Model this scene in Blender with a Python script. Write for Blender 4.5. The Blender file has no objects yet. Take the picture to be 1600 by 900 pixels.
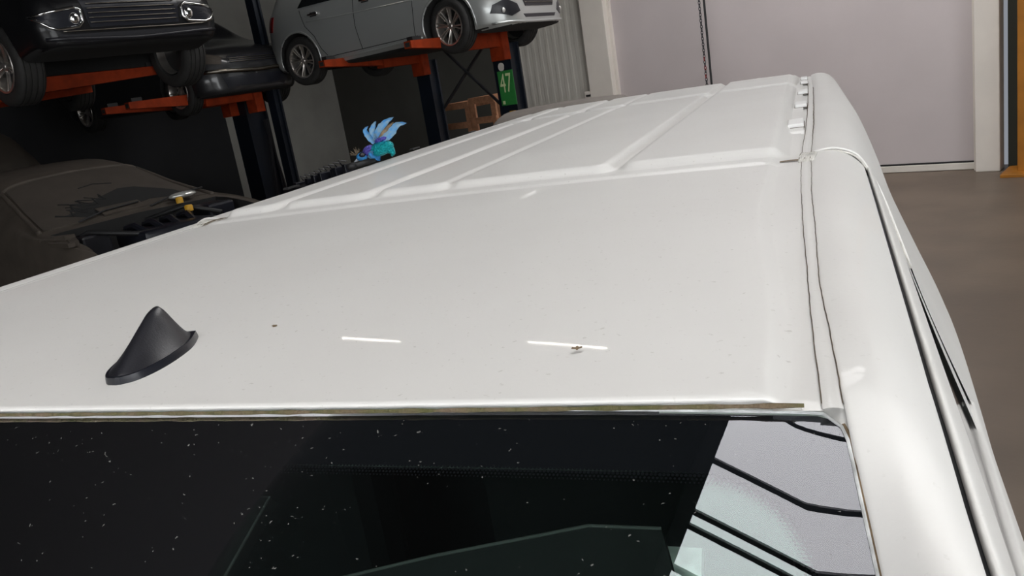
import bpy, bmesh, math, random
import numpy as np
from mathutils import Vector, Matrix
from mathutils.bvhtree import BVHTree
random.seed(7); rng = np.random.default_rng(7)
S = bpy.context.scene
COL = S.collection

# ------------------------------------------------------------------ camera
# hall frame: X right along the back wall, Y towards the back wall, Z up; camera above the van's windscreen
CZ = 2.15; F_PX = 1268.0
CAM = np.array([[0.758, -0.046, -0.650], [0.633, 0.291, 0.717], [-0.156, 0.956, -0.250]])
def _orth(m):
    f = m[:, 2] / np.linalg.norm(m[:, 2]); u = m[:, 1] - f * (f @ m[:, 1]); u /= np.linalg.norm(u)
    r = np.cross(f, u); return np.stack([r, u, f], 1)
CAM = _orth(CAM)
cd = bpy.data.cameras.new('camera'); cam = bpy.data.objects.new('camera', cd); COL.objects.link(cam)
cd.sensor_width = 36; cd.lens = F_PX / 1600 * 36; cd.clip_start = 0.02; cd.clip_end = 200
M = Matrix.Identity(4)
for i in range(3):
    M[i][0] = CAM[i, 0]; M[i][1] = CAM[i, 1]; M[i][2] = -CAM[i, 2]
M[2][3] = CZ
cam.matrix_world = M
S.camera = cam

# ------------------------------------------------------------------ world, exposure
w = bpy.data.worlds.new('world'); S.world = w; w.use_nodes = True
w.node_tree.nodes['Background'].inputs[0].default_value = (0.75, 0.8, 0.9, 1)
w.node_tree.nodes['Background'].inputs[1].default_value = 0.3
S.view_settings.view_transform = 'Standard'; S.view_settings.look = 'None'
S.view_settings.exposure = 0.14; S.view_settings.gamma = 1.0
SKYLIGHT = 8.0       # daylight coming through the roof light, and the added one by the door
WINDOW = 4.3        # daylight through the glazed gates behind and beside the camera
TUBE = 42.0          # fluorescent tubes

# ------------------------------------------------------------------ materials
MATS = {}
def mat(name, col, rough=0.5, metal=0.0, coat=0.0, spec=0.5, noise=0.0, nscale=8.0, bump=0.0, bscale=40.0, emit=0.0, col2=None, coatr=0.04):
    m = bpy.data.materials.new(name); m.use_nodes = True; MATS[name] = m
    nt = m.node_tree; b = nt.nodes['Principled BSDF']
    b.inputs['Base Color'].default_value = (*col, 1); b.inputs['Roughness'].default_value = rough
    b.inputs['Metallic'].default_value = metal; b.inputs['Coat Weight'].default_value = coat
    b.inputs['Coat Roughness'].default_value = coatr; b.inputs['Specular IOR Level'].default_value = spec
    if emit:
        b.inputs['Emission Color'].default_value = (*col, 1); b.inputs['Emission Strength'].default_value = emit
    tc = None
    if noise or bump:
        tc = nt.nodes.new('ShaderNodeTexCoord')
    if noise:
        n = nt.nodes.new('ShaderNodeTexNoise'); n.inputs['Scale'].default_value = nscale; n.inputs['Detail'].default_value = 6
        r = nt.nodes.new('ShaderNodeValToRGB')
        c2 = col2 or tuple(c * (1 - noise) for c in col)
        r.color_ramp.elements[0].position = 0.35; r.color_ramp.elements[1].position = 0.65
        r.color_ramp.elements[0].color = (*c2, 1); r.color_ramp.elements[1].color = (*col, 1)
        nt.links.new(tc.outputs['Object'], n.inputs['Vector']); nt.links.new(n.outputs['Fac'], r.inputs['Fac'])
        nt.links.new(r.outputs['Color'], b.inputs['Base Color'])
    if bump:
        n = nt.nodes.new('ShaderNodeTexNoise'); n.inputs['Scale'].default_value = bscale; n.inputs['Detail'].default_value = 4
        bp = nt.nodes.new('ShaderNodeBump'); bp.inputs['Strength'].default_value = bump; bp.inputs['Distance'].default_value = 0.01
        nt.links.new(tc.outputs['Object'], n.inputs['Vector']); nt.links.new(n.outputs['Fac'], bp.inputs['Height'])
        nt.links.new(bp.outputs['Normal'], b.inputs['Normal'])
    return m

def van_paint(name, dirt):
    m = mat(name, (0.80, 0.79, 0.765), rough=0.55, coat=0.14, coatr=0.02, spec=0.35)
    nt = m.node_tree; b = nt.nodes['Principled BSDF']; tc = nt.nodes.new('ShaderNodeTexCoord')
    big = nt.nodes.new('ShaderNodeTexNoise'); big.inputs['Scale'].default_value = 3.0; big.inputs['Detail'].default_value = 5
    sp = nt.nodes.new('ShaderNodeTexNoise'); sp.inputs['Scale'].default_value = 160.0; sp.inputs['Detail'].default_value = 3
    r = nt.nodes.new('ShaderNodeValToRGB'); r.color_ramp.elements[0].position = 0.27; r.color_ramp.elements[1].position = 0.33
    r.color_ramp.elements[0].color = (0.72, 0.71, 0.68, 1); r.color_ramp.elements[1].color = (1, 1, 1, 1)
    r2 = nt.nodes.new('ShaderNodeValToRGB'); r2.color_ramp.elements[0].position = 0.3; r2.color_ramp.elements[1].position = 0.75
    r2.color_ramp.elements[0].color = (0.79, 0.78, 0.755, 1); r2.color_ramp.elements[1].color = (0.755, 0.74, 0.715, 1)
    mx = nt.nodes.new('ShaderNodeMix'); mx.data_type = 'RGBA'; mx.blend_type = 'MULTIPLY'; mx.inputs['Factor'].default_value = dirt
    for n in (big, sp): nt.links.new(tc.outputs['Object'], n.inputs['Vector'])
    nt.links.new(sp.outputs['Fac'], r.inputs['Fac']); nt.links.new(big.outputs['Fac'], r2.inputs['Fac'])
    nt.links.new(r2.outputs['Color'], mx.inputs['A']); nt.links.new(r.outputs['Color'], mx.inputs['B'])
    nt.links.new(mx.outputs['Result'], b.inputs['Base Color'])
    bp = nt.nodes.new('ShaderNodeBump'); bp.inputs['Strength'].default_value = 0.05; bp.inputs['Distance'].default_value = 0.002
    f = nt.nodes.new('ShaderNodeTexNoise'); f.inputs['Scale'].default_value = 300.0
    nt.links.new(tc.outputs['Object'], f.inputs['Vector']); nt.links.new(f.outputs['Fac'], bp.inputs['Height'])
    nt.links.new(bp.outputs['Normal'], b.inputs['Normal'])
    return m
van_paint('van_roof', 0.6); van_paint('van_white', 0.25)
mat('plate_white', (0.86, 0.86, 0.85), 0.4)
mat('sealant', (0.74, 0.72, 0.67), 0.6, noise=0.25, nscale=60, bump=0.4, bscale=120)
mat('crack', (0.17, 0.13, 0.09), 0.9, noise=0.5, nscale=80)
mat('rust_dirt', (0.30, 0.21, 0.12), 0.9, noise=0.6, nscale=60)
mat('moss_seal', (0.16, 0.115, 0.075), 0.95, noise=0.7, nscale=35, col2=(0.09, 0.09, 0.03), bump=0.6, bscale=150)
mat('edge_white', (0.75, 0.77, 0.76), 0.5, noise=0.5, nscale=60)
mat('rubber', (0.012, 0.012, 0.013), 0.55)
mat('black_plastic', (0.016, 0.016, 0.02), 0.36, bump=0.05, bscale=500)
mat('gasket', (0.013, 0.014, 0.02), 0.3)
mat('frit', (0.007, 0.007, 0.009), 0.6, spec=0.0)
mat('dark_inside', (0.010, 0.011, 0.012), 0.9, spec=0.1)
mat('visor', (0.05, 0.05, 0.05), 0.9)
def dot_pattern(name, c1, c2):
    m = mat(name, c1, 0.8); nt = m.node_tree; b = nt.nodes['Principled BSDF']; tc = nt.nodes.new('ShaderNodeTexCoord'); wv = nt.nodes.new('ShaderNodeTexVoronoi'); wv.inputs['Scale'].default_value = 480; wv.inputs['Randomness'].default_value = 0.0
    r = nt.nodes.new('ShaderNodeValToRGB'); r.color_ramp.elements[0].position = 0.3; r.color_ramp.elements[1].position = 0.42; r.color_ramp.elements[0].color = (*c1, 1); r.color_ramp.elements[1].color = (*c2, 1)
    nt.links.new(tc.outputs['Object'], wv.inputs['Vector']); nt.links.new(wv.outputs['Distance'], r.inputs['Fac']); nt.links.new(r.outputs['Color'], b.inputs['Base Color'])
dot_pattern('dotted_pale', (0.42, 0.46, 0.43), (0.02, 0.02, 0.02)); dot_pattern('dotted_dark', (0.07, 0.08, 0.08), (0.01, 0.012, 0.012))
mat('visor_dark', (0.012, 0.012, 0.013), 0.9, spec=0.1)
mat('tyre', (0.022, 0.021, 0.02), 0.75, noise=0.3, nscale=20)
mat('alloy', (0.62, 0.58, 0.54), 0.28, metal=0.9)
mat('alloy_dark', (0.03, 0.03, 0.03), 0.4, metal=0.3)
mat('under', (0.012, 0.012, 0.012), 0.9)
mat('silver_paint', (0.46, 0.475, 0.465), 0.32, metal=0.55, coat=0.6)
mat('black_paint', (0.006, 0.006, 0.007), 0.35, coat=0.2, spec=0.3)
mat('dark_paint', (0.016, 0.016, 0.018), 0.3, coat=0.4)
mat('dusty_tan', (0.072, 0.058, 0.046), 0.75, noise=0.25, nscale=7)
mat('dusty_brown', (0.045, 0.035, 0.026), 0.8, noise=0.3, nscale=5)
mat('dusty_grey', (0.16, 0.14, 0.125), 0.7, noise=0.2, nscale=6)
mat('chrome', (0.8, 0.8, 0.8), 0.12, metal=1.0)
mat('chrome_dull', (0.22, 0.20, 0.17), 0.3, metal=1.0)
mat('glass_dark', (0.01, 0.011, 0.012), 0.06, spec=0.6)
mat('seam', (0.02, 0.02, 0.02), 0.9)
mat('lamp_red', (0.25, 0.01, 0.01), 0.15)
mat('lamp_clear', (0.75, 0.75, 0.72), 0.12, metal=0.6)
mat('orange', (0.30, 0.036, 0.008), 0.7, spec=0.15, noise=0.3, nscale=9)
mat('rack_blue', (0.005, 0.010, 0.020), 0.5, noise=0.3, nscale=4)
mat('steel_dark', (0.03, 0.03, 0.035), 0.5, metal=0.4)
mat('sign_green', (0.035, 0.26, 0.055), 0.5)
mat('sign_print', (0.72, 0.78, 0.45), 0.5)
mat('yellow', (0.62, 0.33, 0.02), 0.5)
mat('wood', (0.50, 0.24, 0.13), 0.7, noise=0.35, nscale=14, bump=0.3)
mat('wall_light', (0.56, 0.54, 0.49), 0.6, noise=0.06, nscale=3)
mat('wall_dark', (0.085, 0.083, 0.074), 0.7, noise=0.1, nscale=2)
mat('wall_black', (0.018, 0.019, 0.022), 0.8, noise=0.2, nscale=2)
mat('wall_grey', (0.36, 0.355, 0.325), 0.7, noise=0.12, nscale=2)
mat('door_lilac', (0.59, 0.53, 0.53), 0.55, noise=0.05, nscale=1.3)
mat('frame_white', (0.74, 0.69, 0.63), 0.6, noise=0.05, nscale=3)
mat('ceiling', (0.02, 0.02, 0.022), 0.9)
mat('wall_rear', (0.10, 0.10, 0.10), 0.9)
mat('concrete', (0.17, 0.127, 0.094), 0.5, noise=0.25, nscale=1.1, bump=0.1, bscale=20)
mat('ochre', (0.42, 0.16, 0.012), 0.5, noise=0.2, nscale=4)
mat('gap_green', (0.07, 0.075, 0.06), 0.8)
mat('bird_teal', (0.01, 0.40, 0.44), 0.2, metal=0.7, bump=1.0, bscale=170)
mat('bird_blue', (0.04, 0.27, 0.62), 0.5, noise=0.5, nscale=60)
mat('feather', (0.05, 0.25, 0.55), 0.6, noise=0.6, nscale=60, col2=(0.20, 0.32, 0.40))
mat('feather_brown', (0.30, 0.23, 0.15), 0.8, noise=0.6, nscale=70)
mat('bird_purple', (0.14, 0.12, 0.55), 0.25, metal=0.7, bump=1.0, bscale=200)
mat('beak', (0.25, 0.27, 0.30), 0.4)
mat('insect', (0.17, 0.12, 0.07), 0.8)
mat('skylight', (1.0, 0.985, 0.975), 0.5, emit=SKYLIGHT)
mat('gate_glass', (0.95, 0.98, 1.0), 0.5, emit=WINDOW)
mat('tube', (1.0, 0.93, 0.82), 0.5, emit=TUBE)
mat('lamp_body', (0.5, 0.5, 0.5), 0.5)

def windscreen_mat():
    m = bpy.data.materials.new('windscreen'); m.use_nodes = True; nt = m.node_tree; MATS['windscreen'] = m
    nt.nodes.clear(); out = nt.nodes.new('ShaderNodeOutputMaterial')
    tr = nt.nodes.new('ShaderNodeBsdfTransparent'); tr.inputs[0].default_value = (0.80, 0.88, 0.85, 1)
    gl = nt.nodes.new('ShaderNodeBsdfGlossy'); gl.inputs['Roughness'].default_value = 0.0; gl.inputs[0].default_value = (0.93, 0.94, 1.0, 1)
    fr = nt.nodes.new('ShaderNodeFresnel'); fr.inputs[0].default_value = 1.53
    mx = nt.nodes.new('ShaderNodeMixShader')
    df = nt.nodes.new('ShaderNodeBsdfDiffuse'); df.inputs[0].default_value = (0.55, 0.55, 0.52, 1)
    mx2 = nt.nodes.new('ShaderNodeMixShader')
    tc = nt.nodes.new('ShaderNodeTexCoord')
    # dust specks and faint film
    v = nt.nodes.new('ShaderNodeTexVoronoi'); v.inputs['Scale'].default_value = 95.0
    mp = nt.nodes.new('ShaderNodeMapping'); mp.inputs['Scale'].default_value = (1.0, 2.2, 2.2); mp.inputs['Rotation'].default_value = (0, 0, 0.4)
    n0 = nt.nodes.new('ShaderNodeTexNoise'); n0.inputs['Scale'].default_value = 120
    ad = nt.nodes.new('ShaderNodeVectorMath'); ad.operation = 'MULTIPLY_ADD'; ad.inputs[1].default_value = (0.012, 0.012, 0.012)
    lt = nt.nodes.new('ShaderNodeMath'); lt.operation = 'LESS_THAN'; lt.inputs[1].default_value = 0.10
    n1 = nt.nodes.new('ShaderNodeTexNoise'); n1.inputs['Scale'].default_value = 24
    gt = nt.nodes.new('ShaderNodeMath'); gt.operation = 'GREATER_THAN'; gt.inputs[1].default_value = 0.50
    mu = nt.nodes.new('ShaderNodeMath'); mu.operation = 'MULTIPLY'
    m2 = nt.nodes.new('ShaderNodeMath'); m2.operation = 'MULTIPLY_ADD'; m2.inputs[1].default_value = 0.20; m2.inputs[2].default_value = 0.001
    L = nt.links.new
    L(tc.outputs['Object'], n0.inputs['Vector']); L(n0.outputs['Color'], ad.inputs[0]); L(tc.outputs['Object'], ad.inputs[2])
    L(ad.outputs[0], mp.inputs['Vector']); L(mp.outputs[0], v.inputs['Vector']); L(v.outputs['Distance'], lt.inputs[0])
    L(tc.outputs['Object'], n1.inputs['Vector']); L(n1.outputs['Fac'], gt.inputs[0])
    L(lt.outputs[0], mu.inputs[0]); L(gt.outputs[0], mu.inputs[1]); L(mu.outputs[0], m2.inputs[0])
    L(fr.outputs[0], mx.inputs[0]); L(tr.outputs[0], mx.inputs[1]); L(gl.outputs[0], mx.inputs[2])
    L(m2.outputs[0], mx2.inputs[0]); L(mx.outputs[0], mx2.inputs[1]); L(df.outputs[0], mx2.inputs[2]); L(mx2.outputs[0], out.inputs[0])
    m = bpy.data.materials.new('inner_pane'); m.use_nodes = True; nt = m.node_tree; MATS['inner_pane'] = m
    nt.nodes.clear(); out = nt.nodes.new('ShaderNodeOutputMaterial')
    tr = nt.nodes.new('ShaderNodeBsdfTransparent'); tr.inputs[0].default_value = (0.8, 0.88, 0.85, 1)
    gl = nt.nodes.new('ShaderNodeBsdfGlossy'); gl.inputs['Roughness'].default_value = 0.0; gl.inputs[0].default_value = (0.55, 0.80, 0.72, 1)
    fr = nt.nodes.new('ShaderNodeFresnel'); fr.inputs[0].default_value = 1.4
    mx = nt.nodes.new('ShaderNodeMixShader')
    nt.links.new(fr.outputs[0], mx.inputs[0]); nt.links.new(tr.outputs[0], mx.inputs[1]); nt.links.new(gl.outputs[0], mx.inputs[2]); nt.links.new(mx.outputs[0], out.inputs[0])
windscreen_mat()

def dusty_screen():
    m = mat('dusty_screen', (0.22, 0.185, 0.15), 0.85)
    nt = m.node_tree; b = nt.nodes['Principled BSDF']; L = nt.links.new
    tc = nt.nodes.new('ShaderNodeTexCoord'); n = nt.nodes.new('ShaderNodeTexNoise'); n.inputs['Scale'].default_value = 5.0; n.inputs['Detail'].default_value = 8
    n.inputs['Roughness'].default_value = 0.62
    r = nt.nodes.new('ShaderNodeValToRGB'); r.color_ramp.elements[0].position = 0.3; r.color_ramp.elements[1].position = 0.7
    r.color_ramp.elements[0].color = (0.048, 0.038, 0.030, 1); r.color_ramp.elements[1].color = (0.064, 0.052, 0.042, 1)
    L(tc.outputs['Object'], n.inputs['Vector']); L(n.outputs['Fac'], r.inputs['Fac']); L(r.outputs['Color'], b.inputs['Base Color'])
dusty_screen()

# ------------------------------------------------------------------ helpers
class MB:
    def __init__(s): s.v = []; s.f = []; s.mi = []
    def add(s, vs, fs, mi=0):
        o = len(s.v); s.v += [tuple(map(float, p)) for p in vs]; s.f += [tuple(i + o for i in f) for f in fs]; s.mi += [mi] * len(fs); return s
    def box(s, c, d, rz=0.0, m=None, mi=0, bev=0.0):
        hx, hy, hz = d[0] / 2, d[1] / 2, d[2] / 2
        if bev <= 0:
            vs = [Vector((x, y, z)) for x in (-hx, hx) for y in (-hy, hy) for z in (-hz, hz)]
            fs = [(0, 1, 3, 2), (4, 6, 7, 5), (0, 4, 5, 1), (2, 3, 7, 6), (0, 2, 6, 4), (1, 5, 7, 3)]
        else:
            bm = bmesh.new(); bmesh.ops.create_cube(bm, size=1.0)
            for v in bm.verts: v.co = Vector((v.co.x * d[0], v.co.y * d[1], v.co.z * d[2]))
            bmesh.ops.bevel(bm, geom=list(bm.edges), offset=bev, segments=2, affect='EDGES', profile=0.5)
            bm.verts.index_update(); vs = [v.co.copy() for v in bm.verts]; fs = [tuple(v.index for v in f.verts) for f in bm.faces]; bm.free()
        R = m or Matrix.Rotation(rz, 3, 'Z')
        return s.add([R @ v + Vector(c) for v in vs], fs, mi)
    def tube(s, path, r, n=8, caps=True, mi=0, flat=1.0):
        P = [Vector(p) for p in path]; rr = r if hasattr(r, '__len__') else [r] * len(P)
        up = None; rings = []
        for i, p in enumerate(P):
            t = (P[min(i + 1, len(P) - 1)] - P[max(i - 1, 0)]).normalized()
            if up is None: up = Vector((0, 0, 1)) if abs(t.z) < 0.9 else Vector((1, 0, 0))
            a = t.cross(up).normalized(); b = a.cross(t).normalized(); up = b
            rings.append([p + a * math.cos(k * 2 * math.pi / n) * rr[i] + b * math.sin(k * 2 * math.pi / n) * rr[i] * flat for k in range(n)])
        vs = [v for q in rings for v in q]
        fs = [(i * n + k, i * n + (k + 1) % n, (i + 1) * n + (k + 1) % n, (i + 1) * n + k) for i in range(len(P) - 1) for k in range(n)]
        if caps: fs += [tuple(range(n))[::-1], tuple((len(P) - 1) * n + k for k in range(n))]
        return s.add(vs, fs, mi)
    def lathe(s, prof, n=40, axis='Y', c=(0, 0, 0), mi=0, close=False):
        vs = []; m = len(prof)
        for k in range(n):
            a = 2 * math.pi * k / n
            for (r, h) in prof:
                p = (r * math.cos(a), h, r * math.sin(a)) if axis == 'Y' else (r * math.cos(a), r * math.sin(a), h)
                vs.append((p[0] + c[0], p[1] + c[1], p[2] + c[2]))
        fs = [(k * m + j, k * m + j + 1, ((k + 1) % n) * m + j + 1, ((k + 1) % n) * m + j) for k in range(n) for j in range(m - 1 + (1 if close else 0)) if j + 1 < m]
        return s.add(vs, fs, mi)
    def prism(s, poly, z0, z1, m=None, mi=0):
        n = len(poly); R = m or Matrix.Identity(4)
        vs = [R @ Vector((p[0], p[1], z)) for z in (z0, z1) for p in poly]
        fs = [tuple(range(n))[::-1], tuple(range(n, 2 * n))] + [(i, (i + 1) % n, n + (i + 1) % n, n + i) for i in range(n)]
        return s.add(vs, fs, mi)
    def grid(s, P, mi=0, flip=False):
        P = np.asarray(P); a, b = P.shape[:2]
        fs = [(i * b + j, (i + 1) * b + j, (i + 1) * b + j + 1, i * b + j + 1) for i in range(a - 1) for j in range(b - 1)]
        if flip: fs = [f[::-1] for f in fs]
        return s.add(P.reshape(-1, 3), fs, mi)
    def sphere(s, c, r, n=14, m=10, R=None, mi=0):
        r = r if hasattr(r, '__len__') else (r, r, r); vs = []; R = R or Matrix.Identity(3)
        for i in range(m + 1):
            t = math.pi * i / m
            for k in range(n):
                a = 2 * math.pi * k / n
                vs.append(R @ Vector((r[0] * math.sin(t) * math.cos(a), r[1] * math.sin(t) * math.sin(a), r[2] * math.cos(t))) + Vector(c))
        fs = [(i * n + k, (i + 1) * n + k, (i + 1) * n + (k + 1) % n, i * n + (k + 1) % n) for i in range(m) for k in range(n)]
        return s.add(vs, fs, mi)
    def mesh(s, name, mats, smooth=False):
        me = bpy.data.meshes.new(name); me.from_pydata(s.v, [], s.f)
        for q in ([mats] if isinstance(mats, str) else mats): me.materials.append(MATS[q])
        if any(s.mi): me.polygons.foreach_set('material_index', s.mi)
        if smooth: me.shade_smooth() if smooth is True else (me.shade_smooth(), me.set_sharp_from_angle(angle=math.radians(smooth)))
        me.update(); return me
    def build(s, name, mats, parent=None, smooth=False, **props):
        o = bpy.data.objects.new(name, s.mesh(name, mats, smooth)); COL.objects.link(o)
        if parent: o.parent = parent
        for k, v in props.items(): o[k] = v
        return o
def link(name, me, parent=None, loc=None, rot=None, **props):
    o = bpy.data.objects.new(name, me); COL.objects.link(o)
    if parent: o.parent = parent
    if loc is not None: o.location = loc
    if rot is not None: o.rotation_euler = rot
    for k, v in props.items(): o[k] = v
    return o
def thing(name, label, cat, loc=(0, 0, 0), rz=0.0, group=None):
    o = bpy.data.objects.new(name, None); COL.objects.link(o); o.location = loc; o.rotation_euler = (0, 0, rz)
    o['label'] = label; o['category'] = cat; o.empty_display_size = 0.1
    if group: o['group'] = group
    return o
def hray(px, py): return CAM @ np.array([px - 800, 450 - py, F_PX])
def at_y(px, py, y): d = hray(px, py); p = d * (y / d[1]); return Vector((p[0], p[1], p[2] + CZ))
def at_x(px, py, x): d = hray(px, py); p = d * (x / d[0]); return Vector((p[0], p[1], p[2] + CZ))
def lerp(x, xs, ys): return float(np.interp(x, xs, ys))
def sstep(a, b, x): t = np.clip((x - a) / (b - a), 0, 1); return t * t * (3 - 2 * t)

# ------------------------------------------------------------------ the hall
WY = 12.06; LX = -15.3; RX = 9.0; BY = -11.0; CEIL = 7.0
DL, DR = -7.80, -2.37      # door opening
ST = dict(kind='structure')
b = MB(); b.box(((LX + RX) / 2, (WY + BY) / 2, -0.06), (RX - LX + 0.6, WY - BY + 0.6, 0.12)); b.build('floor', 'concrete', **ST)
b = MB(); b.box(((LX + RX) / 2, (WY + BY) / 2, CEIL + 0.1), (RX - LX + 0.6, WY - BY + 0.6, 0.2)); b.build('ceiling', 'ceiling', **ST)
def corrugated(name, p0, p1, z0, z1, m, pitch=0.16, depth=0.004, flip=False):
    p0 = Vector((*p0, 0)); p1 = Vector((*p1, 0)); L = (p1 - p0).length; t = (p1 - p0) / L; n = Vector((-t.y, t.x, 0))
    if flip: n = -n
    pts = []; s = 0
    while s < L:
        for ds, dn in ((0, 0), (0.45, 0), (0.55, 1), (0.9, 1)):
            q = s + ds * pitch
            if q <= L: pts.append(p0 + t * q + n * dn * depth)
        s += pitch
    pts.append(p1)
    mb = MB(); mb.grid([[(p.x, p.y, z) for z in (z0, z1)] for p in pts], flip=flip)
    q = [p0 - n * 0.1, p1 - n * 0.1]
    mb.grid([[(p.x, p.y, z) for z in (z0, z1)] for p in q], flip=not flip)
    return mb.build(name, m, **ST)
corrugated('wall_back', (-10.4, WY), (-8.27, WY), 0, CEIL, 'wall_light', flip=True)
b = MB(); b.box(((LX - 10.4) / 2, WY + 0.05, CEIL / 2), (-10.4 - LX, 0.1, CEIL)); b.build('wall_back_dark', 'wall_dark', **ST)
b = MB(); b.box(((RX - 2.05) / 2, WY + 0.15, CEIL / 2), (RX + 2.05, 0.1, CEIL)); b.build('wall_back_right', 'gap_green', **ST)
b = MB(); b.box((-5.16, WY + 0.1, (CEIL + 5.2) / 2), (6.3, 0.2, CEIL - 5.2)); b.build('wall_over_door', 'wall_light', **ST)
b = MB(); b.box((LX - 0.05, (WY + 9.15) / 2, CEIL / 2), (0.1, WY - 9.15, CEIL)); b.build('wall_left_end', 'wall_grey', **ST)  # paler copy of the left wall, its lit corner put into the colour
b = MB(); b.box((LX - 0.05, (9.15 + BY) / 2, CEIL / 2), (0.1, 9.15 - BY, CEIL)); b.build('wall_left', 'wall_black', **ST)  # same wall, coloured near black for the darkness behind the racks
b = MB(); b.box((RX + 0.05, (WY + BY) / 2, CEIL / 2), (0.1, WY - BY, CEIL)); b.build('wall_right', 'wall_rear', **ST)
b = MB(); b.box(((LX + RX) / 2, BY - 0.05, CEIL / 2), (RX - LX, 0.1, CEIL)); b.build('wall_front', 'wall_rear', **ST)
# closed overhead door in the back wall
b = MB(); b.box(((DL + DR) / 2, WY + 0.06, 2.66), (DR - DL, 0.06, 5.08)); door = b.build('door_1', 'door_lilac', **ST)
b = MB(); b.box(((DL + DR) / 2, WY + 0.045, 0.05), (DR - DL, 0.09, 0.09), bev=0.008); b.build('bottom_rail', 'frame_white', door)
b = MB(); b.box(((DL + DR) / 2, WY + 0.05, 0.108), (DR - DL, 0.06, 0.022)); b.build('shadow_strip', 'rubber', door)  # black strip drawn as the shadow line above the bottom rail
b = MB(); b.box((DL - 0.235, WY - 0.02, 2.6), (0.47, 0.24, 5.2), bev=0.01); b.box((DL + 0.02, WY + 0.02, 2.6), (0.05, 0.1, 5.2)); b.build('trim_1', 'frame_white', **ST)
b = MB(); b.box((DR + 0.14, WY - 0.06, 2.6), (0.28, 0.28, 5.2), bev=0.01); b.box((DR - 0.02, WY + 0.0, 2.6), (0.05, 0.1, 5.2)); b.build('trim_2', 'frame_white', **ST)
# roof light: a long strip of translucent panes across thin purlins
sk = MB(); SX0, SX1 = 0.25, 1.9; SY0, SY1 = -8.0, 1.3
bars = [-0.31, -0.80, -1.20, -1.31, -1.64, -2.1, -2.2]
y = -2.65
while y > SY0: bars.append(y); y -= 0.5
y = 0.17
while y < SY1: bars.append(y); y += 0.5
bars = sorted(bars)
sk.box((SX0 - 0.06, (SY0 + SY1) / 2, CEIL - 0.12), (0.12, SY1 - SY0, 0.22)); sk.box((SX1 + 0.06, (SY0 + SY1) / 2, CEIL - 0.12), (0.12, SY1 - SY0, 0.22))
sky = sk.build('window_1', 'steel_dark', **ST)
edges = [SY0] + bars + [SY1]
for a, c in zip(edges[:-1], edges[1:]):
    if c - a < 0.05: continue
    q = MB(); q.box(((SX0 + SX1) / 2, (a + c) / 2, CEIL - 0.05), (SX1 - SX0, c - a, 0.02)); q.build('pane', 'skylight', sky)
pm = MB(); pm.box((0, 0, 0), (SX1 - SX0, 0.035, 0.05)); pme = pm.mesh('purlin', 'steel_dark')
for y in bars: link('purlin', pme, sky, ((SX0 + SX1) / 2, y, CEIL - 0.09))
def rooflight(name, x0, x1, y0, y1, n):
    fr = MB()
    for x in (x0 - 0.05, x1 + 0.05): fr.box((x, (y0 + y1) / 2, CEIL - 0.1), (0.1, y1 - y0 + 0.2, 0.2))
    for k in range(n + 1): fr.box(((x0 + x1) / 2, y0 + (y1 - y0) * k / n, CEIL - 0.09), (x1 - x0, 0.035, 0.05))
    fo = fr.build(name, 'steel_dark', **ST)
    for k in range(n):
        p = MB(); p.box(((x0 + x1) / 2, y0 + (y1 - y0) * (k + 0.5) / n, CEIL - 0.05), (x1 - x0, (y1 - y0) / n, 0.02)); p.build('pane', 'skylight', fo)
rooflight('added_rooflight', -5.2, -2.2, 6.6, 10.8, 8)  # added roof light, out of view, put in to brighten the door
# glazed gates in the walls behind and to the right of the camera
def glazed(name, c, d, axis, nx, nz):
    fr = MB(); u = d[0]; 
    for k in range(nx + 1):
        q = -u / 2 + u * k / nx; fr.box((c[0] + (q if axis == 'x' else 0), c[1] + (q if axis == 'y' else 0), c[2]), (0.08, 0.08, d[1]))
    for k in range(nz + 1):
        fr.box((c[0], c[1], c[2] - d[1] / 2 + d[1] * k / nz), ((u, 0.08, 0.08) if axis == 'x' else (0.08, u, 0.08)))
    fo = fr.build(name, 'steel_dark', **ST)
    for i in range(nx):
        for k in range(nz):
            a = -u / 2 + u * (i + 0.5) / nx; z = c[2] - d[1] / 2 + d[1] * (k + 0.5) / nz
            p = MB(); p.box((c[0] + (a if axis == 'x' else 0), c[1] + (a if axis == 'y' else 0), z), ((u / nx - 0.08, 0.02, d[1] / nz - 0.08) if axis == 'x' else (0.02, u / nx - 0.08, d[1] / nz - 0.08)))
            p.build('pane', 'gate_glass', fo)
glazed('window_2', (4.4, BY + 0.06, 2.7), (8.4, 5.0), 'x', 4, 3)
glazed('window_3', (RX - 0.06, -0.5, 2.7), (10.0, 5.0), 'y', 5, 3)
# fluorescent batten lamps hung over the racks
def batten(x, y, z, rz, label):
    t = thing('batten_lamp', label, 'lamp', (x, y, z), rz, 'fluorescent batten lamps')
    q = MB(); q.box((0, 0, 0.05), (1.3, 0.09, 0.06), bev=0.008); q.build('housing', 'lamp_body', t)
    q = MB(); q.tube([(-0.6, 0, 0), (0.6, 0, 0)], 0.009, 10); q.build('tube', 'tube', t)
    for sx in (-0.63, 0.63):
        q = MB(); q.box((sx, 0, 0.008), (0.03, 0.05, 0.06)); q.build('end_socket', 'lamp_body', t)
        q = MB(); q.tube([(sx * 0.8, 0, 0.08), (sx * 0.8, 0, CEIL - z)], 0.004, 5); q.build('hanger_wire', 'steel_dark', t)
batten(-9.45, 7.2, 5.3, 0.12, 'fluorescent batten lamp hanging over the far left rack')
batten(-6.25, 7.9, 5.3, 0.12, 'fluorescent batten lamp hanging nearest the lilac door')

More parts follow.
